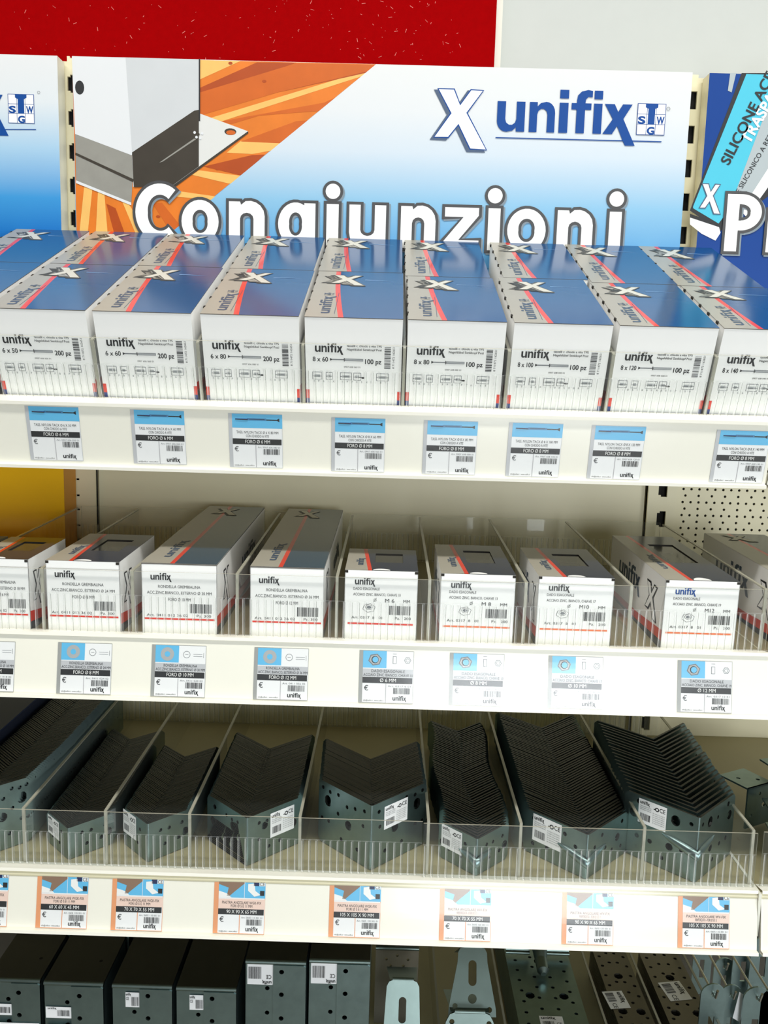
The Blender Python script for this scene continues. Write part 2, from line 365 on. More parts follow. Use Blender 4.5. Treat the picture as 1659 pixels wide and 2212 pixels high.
skyg2 = gradient('sign_gradient_left', [(.20, srgb(10, 108, 190)), (.38, srgb(60, 150, 214)), (.6, srgb(168, 204, 230)), (.8, srgb(222, 228, 232)), (1, srgb(228, 229, 230))], 'Z', 0, .3466)
ZS0 = ZC+.150; ZS1 = ZC+.4966
def sign(x0, x1, bg, label, side=white):
    t = empty('sign_panel', ((x0+x1)/2, .0, ZS0), label=label, cat='sign')
    b = MB(); b.box(x0, x1, 0, .03, ZS0, ZS1, {'*': side, 'f': bg}); o = b.build('sign_board', t, (x0, 0, ZS0)); o.location = (x0-(x0+x1)/2, 0, 0)
    return t
def attach(b, name, t):                     # mesh in world coordinates under an empty
    o = b.build(name, t, tuple(t.location)); o.location = (0, 0, 0); return o
fs = Fr((0, 0, ZC), (1, 0, 0), (0, 0, 1))
def q2(px, py): 
    p = at(px, py, 0); return (p.x, p.z-ZC)
sg = sign(-.487, .487, skyg, 'wide white and blue sign reading Congiunzioni with a steel bracket picture')
# picture: wood planks, steel post shoe
pic = MB(); wd1 = mat('print_wood', srgb(226, 122, 34), .4, vary=.22, scale=22); wd2 = mat('print_wood_light', srgb(246, 190, 104), .4, vary=.12, scale=30)
wd3 = mat('print_wood_dark', srgb(176, 72, 14), .4, vary=.12, scale=30); wd4 = mat('print_wood_mid', srgb(206, 98, 24), .4, vary=.15, scale=25)
lay = [0]
def pp(pts, m_, off=.0004): lay[0] += .000011; pic.poly([fs.p(*q2(x, y), off+lay[0]) for x, y in pts][::-1], m_)
x155 = -.487
pp([(156, 123), (812, 139), (456, 430), (380, 520), (340, 560), (167, 560)], wd1)
for pts, m_ in (([(432, 190), (555, 135), (640, 136), (432, 206)], wd3), ([(432, 262), (800, 150), (785, 164), (480, 262), (432, 268)], wd2), ([(432, 250), (600, 200), (790, 158), (800, 152), (600, 188), (432, 240)], wd3),
    ([(432, 130), (520, 132), (432, 172)], wd2), ([(432, 200), (640, 137), (812, 140), (795, 154), (600, 200), (432, 250)], wd4),
    ([(480, 262), (700, 222), (735, 206), (690, 240), (560, 250), (500, 268)], wd4), ([(490, 330), (520, 305), (610, 308), (590, 325), (545, 333)], wd2), ([(520, 306), (640, 262), (670, 260), (608, 310)], wd4),
    ([(415, 378), (430, 368), (520, 380), (500, 398)], wd2), ([(440, 360), (545, 335), (572, 334), (525, 380)], wd3), ([(378, 412), (470, 425), (455, 432), (380, 425)], wd2),
    ([(170, 520), (182, 405), (200, 408), (186, 540)], wd2), ([(205, 545), (212, 412), (226, 420), (236, 545)], wd2), ([(262, 430), (278, 440), (340, 540), (310, 545)], wd2), ([(230, 440), (250, 450), (290, 560), (262, 560)], wd3),
    ([(330, 440), (350, 438), (400, 500), (375, 510)], wd4)): pp(pts, m_, .0006)
pp([(812, 139.5), (1496, 156.5), (1462, 590), (300, 560)], skyg, .0008)
for kx, ky in ((498, 137), (571, 176), (470, 365), (342, 468)): pic.disc(fs, *q2(kx, ky), .0035, wd3, .0009, 10, .0022)
st1 = mat('print_steel_light', srgb(226, 228, 230), .35); st2 = mat('print_steel_mid', srgb(206, 209, 211), .35, vary=.04, scale=20); st3 = mat('print_steel_dark', srgb(64, 58, 50), .35, vary=.2, scale=30)
st4 = mat('print_steel_grey', srgb(150, 148, 140), .35, vary=.15, scale=40)
pp([(430, 245), (536, 284), (375, 402), (288, 404), (285, 330)], mat('print_steel_base', srgb(222, 222, 218), .35), .0010)
pp([(536, 284), (537, 288), (378, 405), (374, 401)], st3, .0012)
pp([(165, 390), (163, 305), (287, 385), (284, 443)], st4, .0010); pp([(163, 335), (164, 330), (290, 388), (288, 394)], st3, .0014); pp([(165, 390), (284, 438), (284, 444), (165, 396)], st1, .0014)
pp([(163, 290), (285, 336), (289, 390), (164, 330)], st4, .0013)
gradient('print_post_fade', [(0, srgb(196, 198, 196)), (.5, srgb(232, 234, 235)), (1, srgb(224, 226, 228))], 'Z', .1, .34)
pp([(156, 123), (275, 125), (288, 330), (285, 336), (163, 290)], st1, .0015)
pp([(272, 125), (430, 129), (430, 245), (286, 330)], st2, .0016)
pp([(286, 330), (420, 240), (430, 238), (430, 360), (372, 402), (290, 405)], st3, .0018)
pp([(345, 352), (420, 300), (424, 302), (352, 350)], st4, .0020); pp([(430, 128), (433, 128), (433, 262), (430, 262)], ink, .0019)
pic.disc(fs, *q2(173, 190), .0072, ink, .0020, 16, .0105); pic.disc(fs, *q2(498, 285), .0095, st3, .0014, 14, .0052); pic.disc(fs, *q2(499, 287), .0075, wd4, .0016, 14, .0036)
for dx, dy in ((0, 0), (-8, -4), (8, -2), (-4, 6), (4, 8)): pic.disc(fs, *q2(429+dx, 291+dy), .0022, st1 if dx else st3, .0021, 8)
attach(pic, 'printed_picture', sg)
b = MB()
def pw(px0, px1, py): return q2(px1, py)[0]-q2(px0, py)[0]
a, c = q2(936, 326); a2, c2 = q2(1056, 194)
bigx(b, fs, a, c+.003, a2-a, c2-c-.004, whitep, logoblue, mat('logo_shadow', srgb(74, 92, 120), .5), .022, .0006)
a, c = q2(1072, 284); unifix(b, fs, a, c, pw(1072, 1362, 284), logoblue, .0845, .0008, .04)
b.line(fs, q2(1070, 298)[0], q2(1070, 298)[1], q2(1428, 307)[0], q2(1428, 307)[1], .0016, logoblue, .0007)
a, c = q2(1373, 292); swg(b, fs, a, c, .0445, logoblue, logolight, whitep, .0008)
b.ring(fs, *q2(1443, 236), .0022, .0028, inkg, .0008, 12)
L_ = [('C', 294, 383), ('o', 393, 473), ('n', 495, 572), ('g', 601, 681), ('i', 705, 731), ('u', 754, 833), ('n', 865, 940), ('z', 957, 1034), ('i', 1053, 1079), ('o', 1095, 1178), ('n', 1202, 1279), ('i', 1314, 1340)]
bigword(b, fs, [(t_, q2(x0_, 500)[0], q2(x1_, 500)[0]-q2(x0_, 500)[0]) for t_, x0_, x1_ in L_], q2(430, 524)[1], .0650)
attach(b, 'printed_lettering', sg).location.y = -.0016
# left sign
ls = sign(-1.487, -.5105, skyg2, 'white to blue sign with the end of a logo left of the first upright')
b = MB(); a, c = q2(19, 269); swg(b, fs, a, c+.002, .0415, logoblue, logolight, whitep, .0008)
a, c = q2(-275, 262); unifix(b, fs, a, c, q2(8, 262)[0]-a, logoblue, .0845, .0008, .04)
b.line(fs, a, c-.012, q2(78, 272)[0], c-.006, .0012, logoblue, .0007); b.ring(fs, *q2(84, 200), .0018, .0023, inkg, .0008, 12)
attach(b, 'printed_lettering', ls)
# right sign
rblue = mat('sign_blue', srgb(0, 62, 142), .4, vary=.06, scale=6, spec=.3)
rs = sign(.5135, 1.49, rblue, 'deep blue sign with a turquoise silicone tube picture and large white letters', cream)
b = MB(); cy = mat('tube_cyan', srgb(72, 194, 220), .4, vary=.05, scale=14); tg = mat('tube_grey', srgb(176, 186, 190), .4)
def rp(pts, m_, off): b.poly([fs.p(*q2(x, y), off) for x, y in pts][::-1], m_)
rp([(1602, 158), (1665, 158), (1665, 420), (1555, 500), (1490, 455)], ink, .0004)
rp([(1612, 160), (1790, 166), (1552, 483), (1497, 450), (1497, 446)], cy, .0006)
rp([(1660, 225), (1700, 225), (1700, 340), (1606, 440), (1583, 430)], tg, .0008)
rp([(1700, 300), (1600, 455), (1612, 470), (1712, 330)], whitep, .0010)
rp([(1490, 466), (1552, 488), (1556, 503), (1545, 520), (1515, 505), (1490, 485)], whitep, .0010)
rp([(1490, 462), (1553, 484), (1556, 492), (1490, 470)], ink, .0012)
rp([(1577, 158), (1590, 158), (1580, 200), (1572, 196)], tg, .0006)
a, c = q2(1562, 352); fq = Fr(fs.p(a, c), (.405, 0, .914), (-.914, 0, .405))
b.text(fq, 'SILICONE ACE', 0, -.010, .0225, ink, w=.150, bold=.02, off=.0014)
a, c = q2(1606, 306); fq2 = Fr(fs.p(a, c), (.45, 0, .893), (-.893, 0, .45)); b.text(fq2, 'TRASPARENTE', 0, -.010, .0235, whitep, w=.15, bold=.03, off=.0014)
a, c = q2(1588, 424); fq3 = Fr(fs.p(a, c), (.45, 0, .893), (-.893, 0, .45)); b.text(fq3, 'TE SILICONICO A RETICOLAZIONE', 0, -.004, .0115, ink, w=.17, off=.0014)
a, c = q2(1509, 462); bigx(b, fs, a, c, .034, .046, whitep, mat('logo_shadow', srgb(74, 92, 120), .5), None, .05, .0014)
bigword(b, fs, [('P', q2(1562, 540)[0], .056), ('r', q2(1652, 540)[0], .04)], q2(1600, 544)[1], .0650, .002)
attach(b, 'printed_picture', rs)

# ------------------------------------------------------------------ shelves
T1, T2 = .3726, .034
Z2, Z3 = ZC-.3155, ZC-.607
XL, XR = -.4985, .4985
def tilt_fr(y, z, t): return Matrix.Rotation(t, 4, 'X'), Vector((0, y, z))
def rail_part(t, y, z0, z1, lean, x0, x1, org, tlt):
    """channel: lean = how far the bottom sits in front of (+) the top"""
    pass
def shelf(y0, z0, tlt, depth, x0, x1, rail_top, rail_bot, label, thick=.022):
    t = empty('shelf', ((x0+x1)/2, y0, z0), (tlt, 0, 0), label, 'shelf', None)
    cx = (x0+x1)/2; b = MB()
    b.box(x0-cx, x1-cx, -.006, depth, -.0015, 0, {'*': cream, 't': MATS['shelf_top_shaded']}); b.box(x0-cx, x1-cx, -.006, -.0045, -thick, -.0015, cream)
    b.box(x0-cx, x1-cx, depth-.002, depth, -thick, -.0015, cream)
    for k in (.33, .66): b.box(x0-cx+.01, x1-cx-.01, depth*k-.012, depth*k+.012, -.012, -.0015, cream)
    b.tube((x0-cx, -.006, -.0045), (x1-cx, -.006, -.0045), .0045, .0045, cream, 12)
    b.build('shelf_board', t)
    inv = (Matrix.Translation(t.location) @ Matrix.Rotation(tlt, 4, 'X')).inverted()
    rtp = Vector((0, *rail_top)); rb = Vector((0, *rail_bot)); d = (rb-rtp).normalized(); n = Vector((0, d.z, -d.y))
    if n.y > 0: n = -n
    def strip(prof, m_, name):
        b = MB(); vs = []
        for (s_, o_) in prof:
            q = rtp + d*s_ + n*o_
            for x in (x0, x1): vs.append(inv @ Vector((x, q.y, q.z)))
        fs_ = [(2*i, 2*i+2, 2*i+3, 2*i+1) for i in range(len(prof)-1)]
        b.add(vs, fs_, m_); return b.build(name, t)
    L = (rb-rtp).length
    strip([(-.004, -.030), (-.004, .0035), (0, .0035), (.0002, .0), (L-.0004, 0), (L, .006), (L+.004, .006), (L+.004, -.004), (.0, -.004), (-.001, -.030)], railm, 'price_rail')
    pr = [(.0, .0034)]+[(L*k/10, .0034+.0014*math.sin(math.pi*k/10)+.0021*k/10) for k in range(1, 10)]+[(L, .0055)]
    strip(pr, cover, 'rail_cover')
    return t, rtp, rb, d, n
Y1B, Z1B = -.3527, ZC-.0296
def rail_pts(ytop, pxt, pxb, lean):
    zt = at(*pxt, ytop).z; n = Vector((0, -math.cos(lean), math.sin(lean)))     # lean>0: face looks up
    pb = on(*pxb, (0, ytop, zt), n); return (ytop, zt), (pb.y, pb.z)
r1 = rail_pts(-.386, (800, 893), (800, 1022), math.radians(-12))
r2 = rail_pts(-.432, (800, 1392), (800, 1520), math.radians(10))
r3 = rail_pts(-.455, (800, 1903), (800, 2028), math.radians(11))
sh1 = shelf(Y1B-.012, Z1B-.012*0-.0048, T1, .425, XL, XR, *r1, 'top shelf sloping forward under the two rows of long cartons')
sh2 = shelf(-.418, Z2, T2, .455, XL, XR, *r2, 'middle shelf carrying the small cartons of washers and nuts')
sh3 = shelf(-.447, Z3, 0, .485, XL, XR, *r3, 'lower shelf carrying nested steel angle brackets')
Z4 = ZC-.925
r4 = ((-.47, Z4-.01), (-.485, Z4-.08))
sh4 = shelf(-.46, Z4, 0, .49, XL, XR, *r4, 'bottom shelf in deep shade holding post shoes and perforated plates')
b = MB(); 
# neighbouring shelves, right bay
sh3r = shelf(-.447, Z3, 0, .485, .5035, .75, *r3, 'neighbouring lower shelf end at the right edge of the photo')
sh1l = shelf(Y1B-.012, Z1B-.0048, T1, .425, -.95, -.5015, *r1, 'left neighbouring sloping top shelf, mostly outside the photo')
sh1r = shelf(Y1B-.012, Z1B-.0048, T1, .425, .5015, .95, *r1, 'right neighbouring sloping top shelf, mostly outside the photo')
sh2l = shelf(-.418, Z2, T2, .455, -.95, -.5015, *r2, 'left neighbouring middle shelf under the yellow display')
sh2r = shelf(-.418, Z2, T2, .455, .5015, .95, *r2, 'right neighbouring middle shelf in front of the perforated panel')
# white end bracket of shelf 3
b = MB(); v = at(1628, 1960, -.45); b.box(.4988, .5022, -.46, .03, Z3-.055, Z3+.001, white); tag(b.build('shelf_bracket', org=(.5, .03, Z3-.055)), 'cream bracket plate at the right end of the lower shelf', 'shelf bracket')

# ------------------------------------------------------------------ clear fences and dividers
def fence(loc, tlt, x0, x1, h, hr, label, name='clear_riser', pitch=.0088, bottom=True, group=None):
    """ribbed clear riser standing on a shelf's front edge; local x across, y depth, z up"""
    t = empty(name, loc, (tlt, 0, 0), label, 'shelf riser', group)
    b = MB(); b.box(x0, x1, 0, .0022, 0, h, {'*': ace, 'f': ac, 'k': ac}); b.box(x0, x1, 0, .012, -.0002, .0018, ac, 'b'); b.build('riser_sheet', t)
    b = MB(); n = int((x1-x0)/pitch)
    for i in range(n+1):
        x = x0+.003+i*pitch
        if x > x1-.002: break
        w_ = .0017; vs = []; K = 4
        for k in range(K+1):
            an = math.pi*k/K; vs += [(x-w_*math.cos(an), -.0001-.0011*math.sin(an), .003), (x-w_*math.cos(an), -.0001-.0011*math.sin(an), hr)]
        b.add(vs, [(2*k, 2*k+2, 2*k+3, 2*k+1) for k in range(K)], acr, True)
        b.add([vs[2*k+1] for k in range(K+1)], [tuple(range(K+1))], acr)
        b.rect(Fr((0, -.0013, 0), (1, 0, 0), (0, 0, 1)), x-.0014, .003, x-.0006, hr-.001, MATS['rib_painted_glint'], .00005); b.rect(Fr((0, -.0013, 0), (1, 0, 0), (0, 0, 1)), x+.0010, .003, x+.0015, hr-.001, MATS['rib_painted_shade'], .00005)
        b.add([(x-.001, -.0013, .0022), (x+.001, -.0013, .0022), (x+.001, -.0013, .0042), (x-.001, -.0013, .0042)], [(0, 1, 2, 3)], MATS['rib_foot'])
    b.rect(Fr((0, -.0002, 0), (1, 0, 0), (0, 0, 1)), x0, hr-.0006, x1, hr+.0004, acr, .0002)
    b.build('riser_ribs', t); return t
clear('rib_painted_glint', (.9, .9, .9, 1), .42, (.96, .97, .96, 1), .12); clear('rib_painted_shade', (.50, .52, .50, 1), .10, (.4, .42, .4, 1), .12)  # highlight and edge shade of each rib painted as strips
clear('rib_foot', (.9, .9, .88, 1), .55, (.95, .96, .94, 1), .2)
R1 = Matrix.Rotation(T1, 3, 'X')
def l1(x, s, n): return Vector((0, Y1B, Z1B)) + R1 @ Vector((x, s, n))
F1s = -.0085
def hloc(px, py, base, tl):
    nn = Matrix.Rotation(tl, 3, 'X') @ Vector((0, 1, 0)); p = on(px, py, base, nn); return (p-Vector(base)).dot(Matrix.Rotation(tl, 3, 'X') @ Vector((0, 0, 1)))
base1 = l1(0, F1s, 0); h1 = hloc(830, 747, base1, T1); h1r = hloc(830, 803, base1, T1)
base2 = Vector((0, -.4145, Z2+.0005)); h2 = hloc(830, 1250, base2, T2); h2r = hloc(830, 1301, base2, T2)
base3 = Vector((0, -.4435, Z3+.0005)); h3 = hloc(830, 1773, base3, 0); h3r = hloc(830, 1818, base3, 0)
print('fence heights', h1, h1r, h2, h2r, h3, h3r, 'rails', r1, r2, r3)
fence(base1, T1, XL, XR, h1, h1r, 'clear ribbed plastic riser along the front of the top shelf')
fence(base2, T2, XL, XR, h2, h2r, 'clear ribbed plastic riser along the front of the middle shelf')
fence(base3, 0, XL, .084, h3, h3r, 'clear ribbed riser on the lower shelf, left length')
fence(base3-Vector((0, .004, 0)), 0, .085, XR-.002, h3, h3r, 'clear ribbed riser on the lower shelf, right length in front of three bracket stacks')
fence(base3, 0, .506, .75, h3, h3r, 'clear ribbed riser on the neighbouring shelf at the right edge')
fence(base2, T2, -.95, -.5015, h2, h2r, 'clear ribbed riser on the left neighbouring middle shelf')
fence(base2, T2, .5015, .95, h2, h2r, 'clear ribbed riser on the right neighbouring middle shelf')
R2m = Matrix.Rotation(T2, 3, 'X')
bk2 = base2 + R2m @ Vector((0, .425, 0)); fence(bk2, -.004, XL+.006, XR-.006, h2, h2*.62, 'clear ribbed riser along the back of the middle shelf')
bk3 = base3 + Vector((0, .473, 0)); fence(bk3, 0, XL+.006, XR-.006, h3, h3*.55, 'clear ribbed riser along the back of the lower shelf')
bk4 = Vector((0, -.452, Z4+.001)); fence(bk4, 0, XL, XR, .060, .04, 'clear riser on the bottom shelf at the lower edge of the photo')
def divider(x, base, tlt, depth, h, label, group, y0=.006):
    b = MB(); b.box(-.0012, .0012, 0, depth, .0006, h, {'*': ac, 't': ace, 'f': ace}); b.box(-.0018, .0018, -.0008, .0022, .0006, h, ace)
    b.box(-.0018, .0018, 0, depth, h-.0012, h+.0006, ace)
    R = Matrix.Rotation(tlt, 3, 'X'); o = b.build('shelf_divider'); o.location = Vector(base)+R @ Vector((x, y0, 0)); o.rotation_euler = (tlt, 0, 0)
    return tag(o, label, 'shelf divider', group)
D2 = [(-.3925, 'left of the 8 mm washer carton'), (-.2815, 'between the 8 mm and 10 mm washer cartons'), (-.1525, 'between the two tall washer cartons'), (-.030, 'right of the tall 12 mm washer carton'),
      (.0835, 'between the M6 and M8 nut cartons'), (.2015, 'between the M8 and M10 nut cartons'), (.3305, 'left of the long M12 nut carton'), (-.495, 'at the left end of the middle shelf'), (.4945, 'at the right end of the middle shelf')]
for x, s_ in D2: divider(x, base2, T2, .413, h2-.001, 'clear divider on the middle shelf '+s_, None)
D3 = [(-.4135, 'left of the smallest bracket stack'), (-.3110, 'between the first two small bracket stacks'), (-.2060, 'left of the 90 mm bracket stack with tilted sticker'), (-.0685, 'left of the tall five-hole bracket stack'),
      (.0915, 'right of the tall short bracket stack'), (.2065, 'between the two long ridged stacks'), (.3600, 'left of the widely spaced bracket stack'), (.495, 'at the right end of the lower shelf'), (-.497, 'at the left end of the lower shelf')]
for x, s_ in D3: divider(x, base3, 0, .462, h3-.001, 'clear divider on the lower shelf '+s_, None)

# ------------------------------------------------------------------ price labels
def label_base(b, fr, w, h, kind, lines, bar, art, seed, strip):
    """fr origin = top left of the coloured block; v points up"""
    T = -h
    g = .0045
    b.rect(fr, -g if kind != 'C' else -.0058, T, w, .0006, strip, .0002)
    b.rect(fr, 0, T+.0008, w-.0005, 0, paper, .0003)
    if kind == 'A':
        b.rect(fr, 0, -.0175, w, 0, lblue, .0004)
        b.tube(fr.p(.004, -.0068, .0006), fr.p(.019, -.0072, .0006), .0007, .0007, ink, 4)
        b.rect(fr, .004, -.0072, .020, -.0058, logoblue, .0005); b.rect(fr, .019, -.0080, .042, -.0050, mat('plug_blue', srgb(70, 130, 176), .5), .0005)
        b.rect(fr, .021, -.0068, .040, -.0062, ink, .0006); b.rect(fr, .042, -.0076, .0545, -.0062, ink, .0005); b.fpoly(fr, [(.0545, -.0074), (.058, -.0092), (.058, -.0046), (.0545, -.0064)], ink, .0005)
        y1, y2, yb0, yb1 = -.0245, -.0292, -.0385, -.0312
    elif kind == 'B':
        b.rect(fr, 0, -.0205, .0285, 0, lblue, .0004); b.rect(fr, 0, -.031, w, -.0215, paperg, .0004)
        cx = .0145; cyy = -.0105
        if art[0] == 'w':
            b.disc(fr, cx, cyy, .0082, inkl, .0005, 20); b.disc(fr, cx, cyy, .0034, lblue, .0006, 14); b.ring(fr, .038, -.0105, .0038, .0043, inkg, .0005); b.line(fr, .036, -.0105, .040, -.0105, .0004, inkg, .0005)
            b.line(fr, .046, -.010, .057, -.010, .0004, inkg, .0005); b.line(fr, .046, -.0125, .057, -.0125, .0004, inkg, .0005); b.line(fr, .0585, -.008, .0585, -.014, .0004, inkg, .0005)
        else:
            hx = lambda r_, k0=.2: [(cx+r_*math.cos(k0+math.pi/3*k), cyy+r_*.9*math.sin(k0+math.pi/3*k)) for k in range(6)]
            b.fpoly(fr, hx(.0084), inkg, .0005); b.fpoly(fr, hx(.0070), inkl, .0006); b.disc(fr, cx, cyy, .0044, ink, .0007, 16); b.disc(fr, cx+.0004, cyy, .0036, lblue, .0008, 16)
            b.rect(fr, .036, -.015, .0405, -.006, inkg, .0005); b.rect(fr, .0366, -.0145, .040, -.0065, paper, .0006); b.line(fr, .036, -.003, .0405, -.003, .0004, inkg, .0005)
            b.ring(fr, .054, -.0105, .0036, .0042, inkg, .0005, 6); b.ring(fr, .054, -.0105, .0018, .0022, inkg, .0005)
        y1, y2, yb0, yb1 = -.0257, -.0304, -.0388, -.0316
    else:
        b.rect(fr, 0, -.021, w, 0, lblue, .0004); b.fpoly(fr, [(0, 0), (.0315, 0), (.0315, -.0035), (.019, -.014), (.0135, -.019), (.010, -.019), (.012, -.009), (0, -.005)][::-1], lbrown, .0005)
        b.fpoly(fr, [(0, -.021), (0, -.013), (.010, -.016), (.016, -.021)][::-1], whitep, .0005)
        b.fpoly(fr, [(.036, -.004), (.044, -.003), (.045, -.012), (.052, -.017), (.044, -.019), (.036, -.012)][::-1], whitep, .0006); b.rect(fr, .0315, -.021, .032, 0, paper, .0006)
        b.rect(fr, w-.0145, -.0062, w-.008, -.0008, mat('ce_navy', srgb(24, 36, 84), .5), .0006); b.rect(fr, w-.0075, -.0062, w-.0004, -.0008, paper, .0006); b.text(fr, 'CE', w-.0070, -.0056, .0056, ink, w=.006, off=.0008)
        b.rect(fr, w-.0066, -.0178, w-.0012, -.0118, ink, .0006)
        b.rect(fr, 0, -.0345, w, -.0225, lpink, .0004) 
        y1, y2, yb0, yb1 = -.0284, -.0325, -.0415, -.0345
    b.text(fr, lines[0], w*.5, y1, .0047, ink, w=w*(.84 if kind != 'B' else .66), bold=.0, off=.0006, align='c')
    b.text(fr, lines[1], w*.5, y2, .0047, ink, w=w*(.46 if kind != 'B' else .97), bold=.0, off=.0006, align='c')
    dark = mat('bar_black', srgb(36, 38, 40), .5)
    b.rect(fr, 0, yb0, w-.0012, yb1, dark, .0005); b.text(fr, bar, w*.5, yb0+.0017, .0062, whitep, w=w*min(.8, .036*len(bar)+.1), bold=.0, off=.0007, align='c')
    dv = mat('label_rule', srgb(190, 188, 192), .5) if kind != 'C' else lorange
    b.rect(fr, w*.455, T+.0008, w*.470, yb0, dv, .0005)
    b.text(fr, '€', .0020, yb0-.0090, .0088, ink, off=.0006); b.text(fr, 'info@unifix.it - www.unifix.it', .0015, T+.0022, .0026, ink, w=w*.40, off=.0006)
    b.text(fr, 'Art. '+art[1], w*.50, yb0-.0042, .0030, inkg, w=w*.45, off=.0006)
    b.barcode(fr, w*.61, yb0-.0125, w*.33, .0072, ink, .0006, 24, seed=seed)
    unifix(b, fr, w*.60, T+.0036, w*.265, ink, .0073, .0006, .03)
def label(px, py, shelf_, kind, lines, bar, art, seed, lab, strip, w=.0615, group=None):
    _, rtp, rb, d, n = shelf_
    p = on(px, py, rtp, n); s0 = (p-rtp).dot(d); L = (rb-rtp).length
    o_ = rtp+d*s0; o_.x = p.x; fr = Fr(o_+n*.0004, (1, 0, 0), -d)
    b = MB(); label_base(b, fr, w, min(L-s0-.0012, .0685), kind, lines, bar, art, seed, strip)
    ob = b.build('price_label', org=tuple(o_)); return tag(ob, lab, 'price label', group)
A = [((61, 877), '6 X 50', 6, '0907 606 050 01'), ((289, 885), '6 X 60', 6, '0907 606 060 01'), ((501, 893), '6 X 80', 6, '0907 606 080 01'), ((724, 902), '8 X 60', 8, '0907 608 060 01'),
     ((924, 908), '8 X 80', 8, '0907 608 080 01'), ((1108, 913), '8 X 100', 8, '0907 608 100 01'), ((1287, 919), '8 X 120', 8, '0907 608 120 01'), ((1557, 929), '8 X 140', 8, '0907 608 140 01')]
for i, (p, sz, fo, art) in enumerate(A):
    label(*p, sh1[0:1]+sh1[1:], 'A', ('TASS. NYLON TACX Ø %s MM' % sz, 'CON CHIODO A VITE'), 'FORO Ø %d MM' % fo, ('p', art), i+1, '%s from left of the blue topped top rail price labels, reading %s' % (['first','second','third','fourth','fifth','sixth','seventh','eighth'][i], sz.replace(' X ', ' x ')), paperg)
B2 = [((-75, 1384), 'w', '18', '6'), ((134, 1388), 'w', '24', '8'), ((337, 1393), 'w', '30', '10'), ((558, 1399), 'w', '36', '12'), ((785, 1405), 'n', '10', '6'), ((980, 1411), 'n', '13', '8'), ((1193, 1417), 'n', '17', '10'), ((1472, 1427), 'n', '19', '12')]
gstrip = mat('label_grey_dark', srgb(160, 162, 160), .5)
for i, (p, ty, x_, f_) in enumerate(B2):
    if ty == 'w': ln = ('RONDELLA GREMBIALINA', 'ACC.ZINC.BIANCO, ESTERNO Ø %s MM' % x_); bar = 'FORO Ø %s MM' % f_; lab = '%s washer price label from left, middle rail, reading FORO %s MM' % (['cut off first', 'second', 'third', 'fourth'][i], f_)
    else: ln = ('DADO ESAGONALE', 'ACCIAIO ZINC. BIANCO, CHIAVE %s' % x_); bar = 'Ø %s MM' % f_; lab = '%s hex nut price label, middle rail, under the M%s carton' % (['first', 'second', 'third', 'rightmost'][i-4], f_)
    label(*p, sh2, 'B', ln, bar, (ty, '0317 %s 01' % f_ if ty == 'n' else '0411 0%s 02' % x_), 20+i, lab, gstrip)
C3 = [((-80, 1882), '60 X 60 X 40'), ((92, 1890), '60 X 60 X 45'), ((254, 1895), '70 X 70 X 55'), ((474, 1900), '90 X 90 X 65'), ((723, 1907), '105 X 105 X 90'), ((961, 1915), '70 X 70 X 55'), ((1225, 1923), '90 X 90 X 65'), ((1475, 1930), '105 X 105 X 90')]
c3w = ['cut off at left edge', 'first whole one from left', 'second whole one from left', 'under the 90 mm stack', 'centre left, under the tall short stack', 'paler, right of centre', 'paler, under the long ridged stack', 'last one at the right end']
for i, (p, sz) in enumerate(C3):
    ln = ('PIASTRA ANGOLARE WGK-FIX', 'FORI Ø 5 E 11 MM') if i < 5 else ('PIASTRA ANGOLARE WV-FIX', 'RINFORZATA - FORI Ø 5 E 11')
    label(*p, sh3, 'C', ln, sz+' MM', ('c', '0605 %03d 001 01' % (100+i*5)), 40+i, 'orange edged bracket price label on the lower rail, '+c3w[i], lorange, .0575)

# ------------------------------------------------------------------ long cartons, top shelf
BH = .115
def top_art(b, fr, w, d, short=False):
    """printed top: fr across / back"""
    bl = blue
    # silver band at left, red stripe drifting left with depth
    K = 8; edge = lambda v: w*(.395-.13*v-.02*math.sin(v*3)); vs = [i/K for i in range(K+1)]
    for i in range(K):
        v0, v1 = vs[i], vs[i+1]
        b.fpoly(fr, [(0, v0*d), (edge(v0)-w*.055, v0*d), (edge(v1)-w*.055, v1*d), (0, v1*d)], silver, .0001)
        b.fpoly(fr, [(edge(v0)-w*.055, v0*d), (edge(v0), v0*d), (edge(v1), v1*d), (edge(v1)-w*.055, v1*d)], red, .0001)
        b.fpoly(fr, [(edge(v0), v0*d), (w, v0*d), (w, v1*d), (edge(v1), v1*d)], bl, .0001)
    f2 = Fr(fr.p(w*.245, d*.07), fr.v, -fr.u); unifix(b, f2, 0, 0, d*.34, MATS['print_slate'], w*.17, .0003, .02)
    b.line(f2, -d*.01, -w*.05, d*.42, -w*.05, .0006, MATS['print_slate'], .0003)
    swg(b, f2, d*.365, w*.0, w*.10, MATS['print_slate'], silver, silver, .0002)
    bigx(b, fr, w*.07, d*.67, w*.36, d*.20, MATS['x_shade'], MATS['x_shade'], None, .03, .00015); bigx(b, fr, w*.085, d*.685, w*.34, d*.18, silver, silver, None, .0, .00035-.0002)
    bigx(b, fr, w*.17, d*.66, w*.40, d*.24, mat('x_silver', srgb(214, 212, 200), .4), mat('x_edge', srgb(92, 92, 88), .5), MATS['x_shade'], .05, .0003)
    b.fpoly(fr, [(w*.56, d*.795), (w*.90, d*.79), (w*.56, d*.81)], mat('streak', srgb(120, 160, 205), .4), .0003)
mat('print_slate', srgb(64, 84, 108), .4); mat('x_shade', srgb(70, 74, 74), .5)
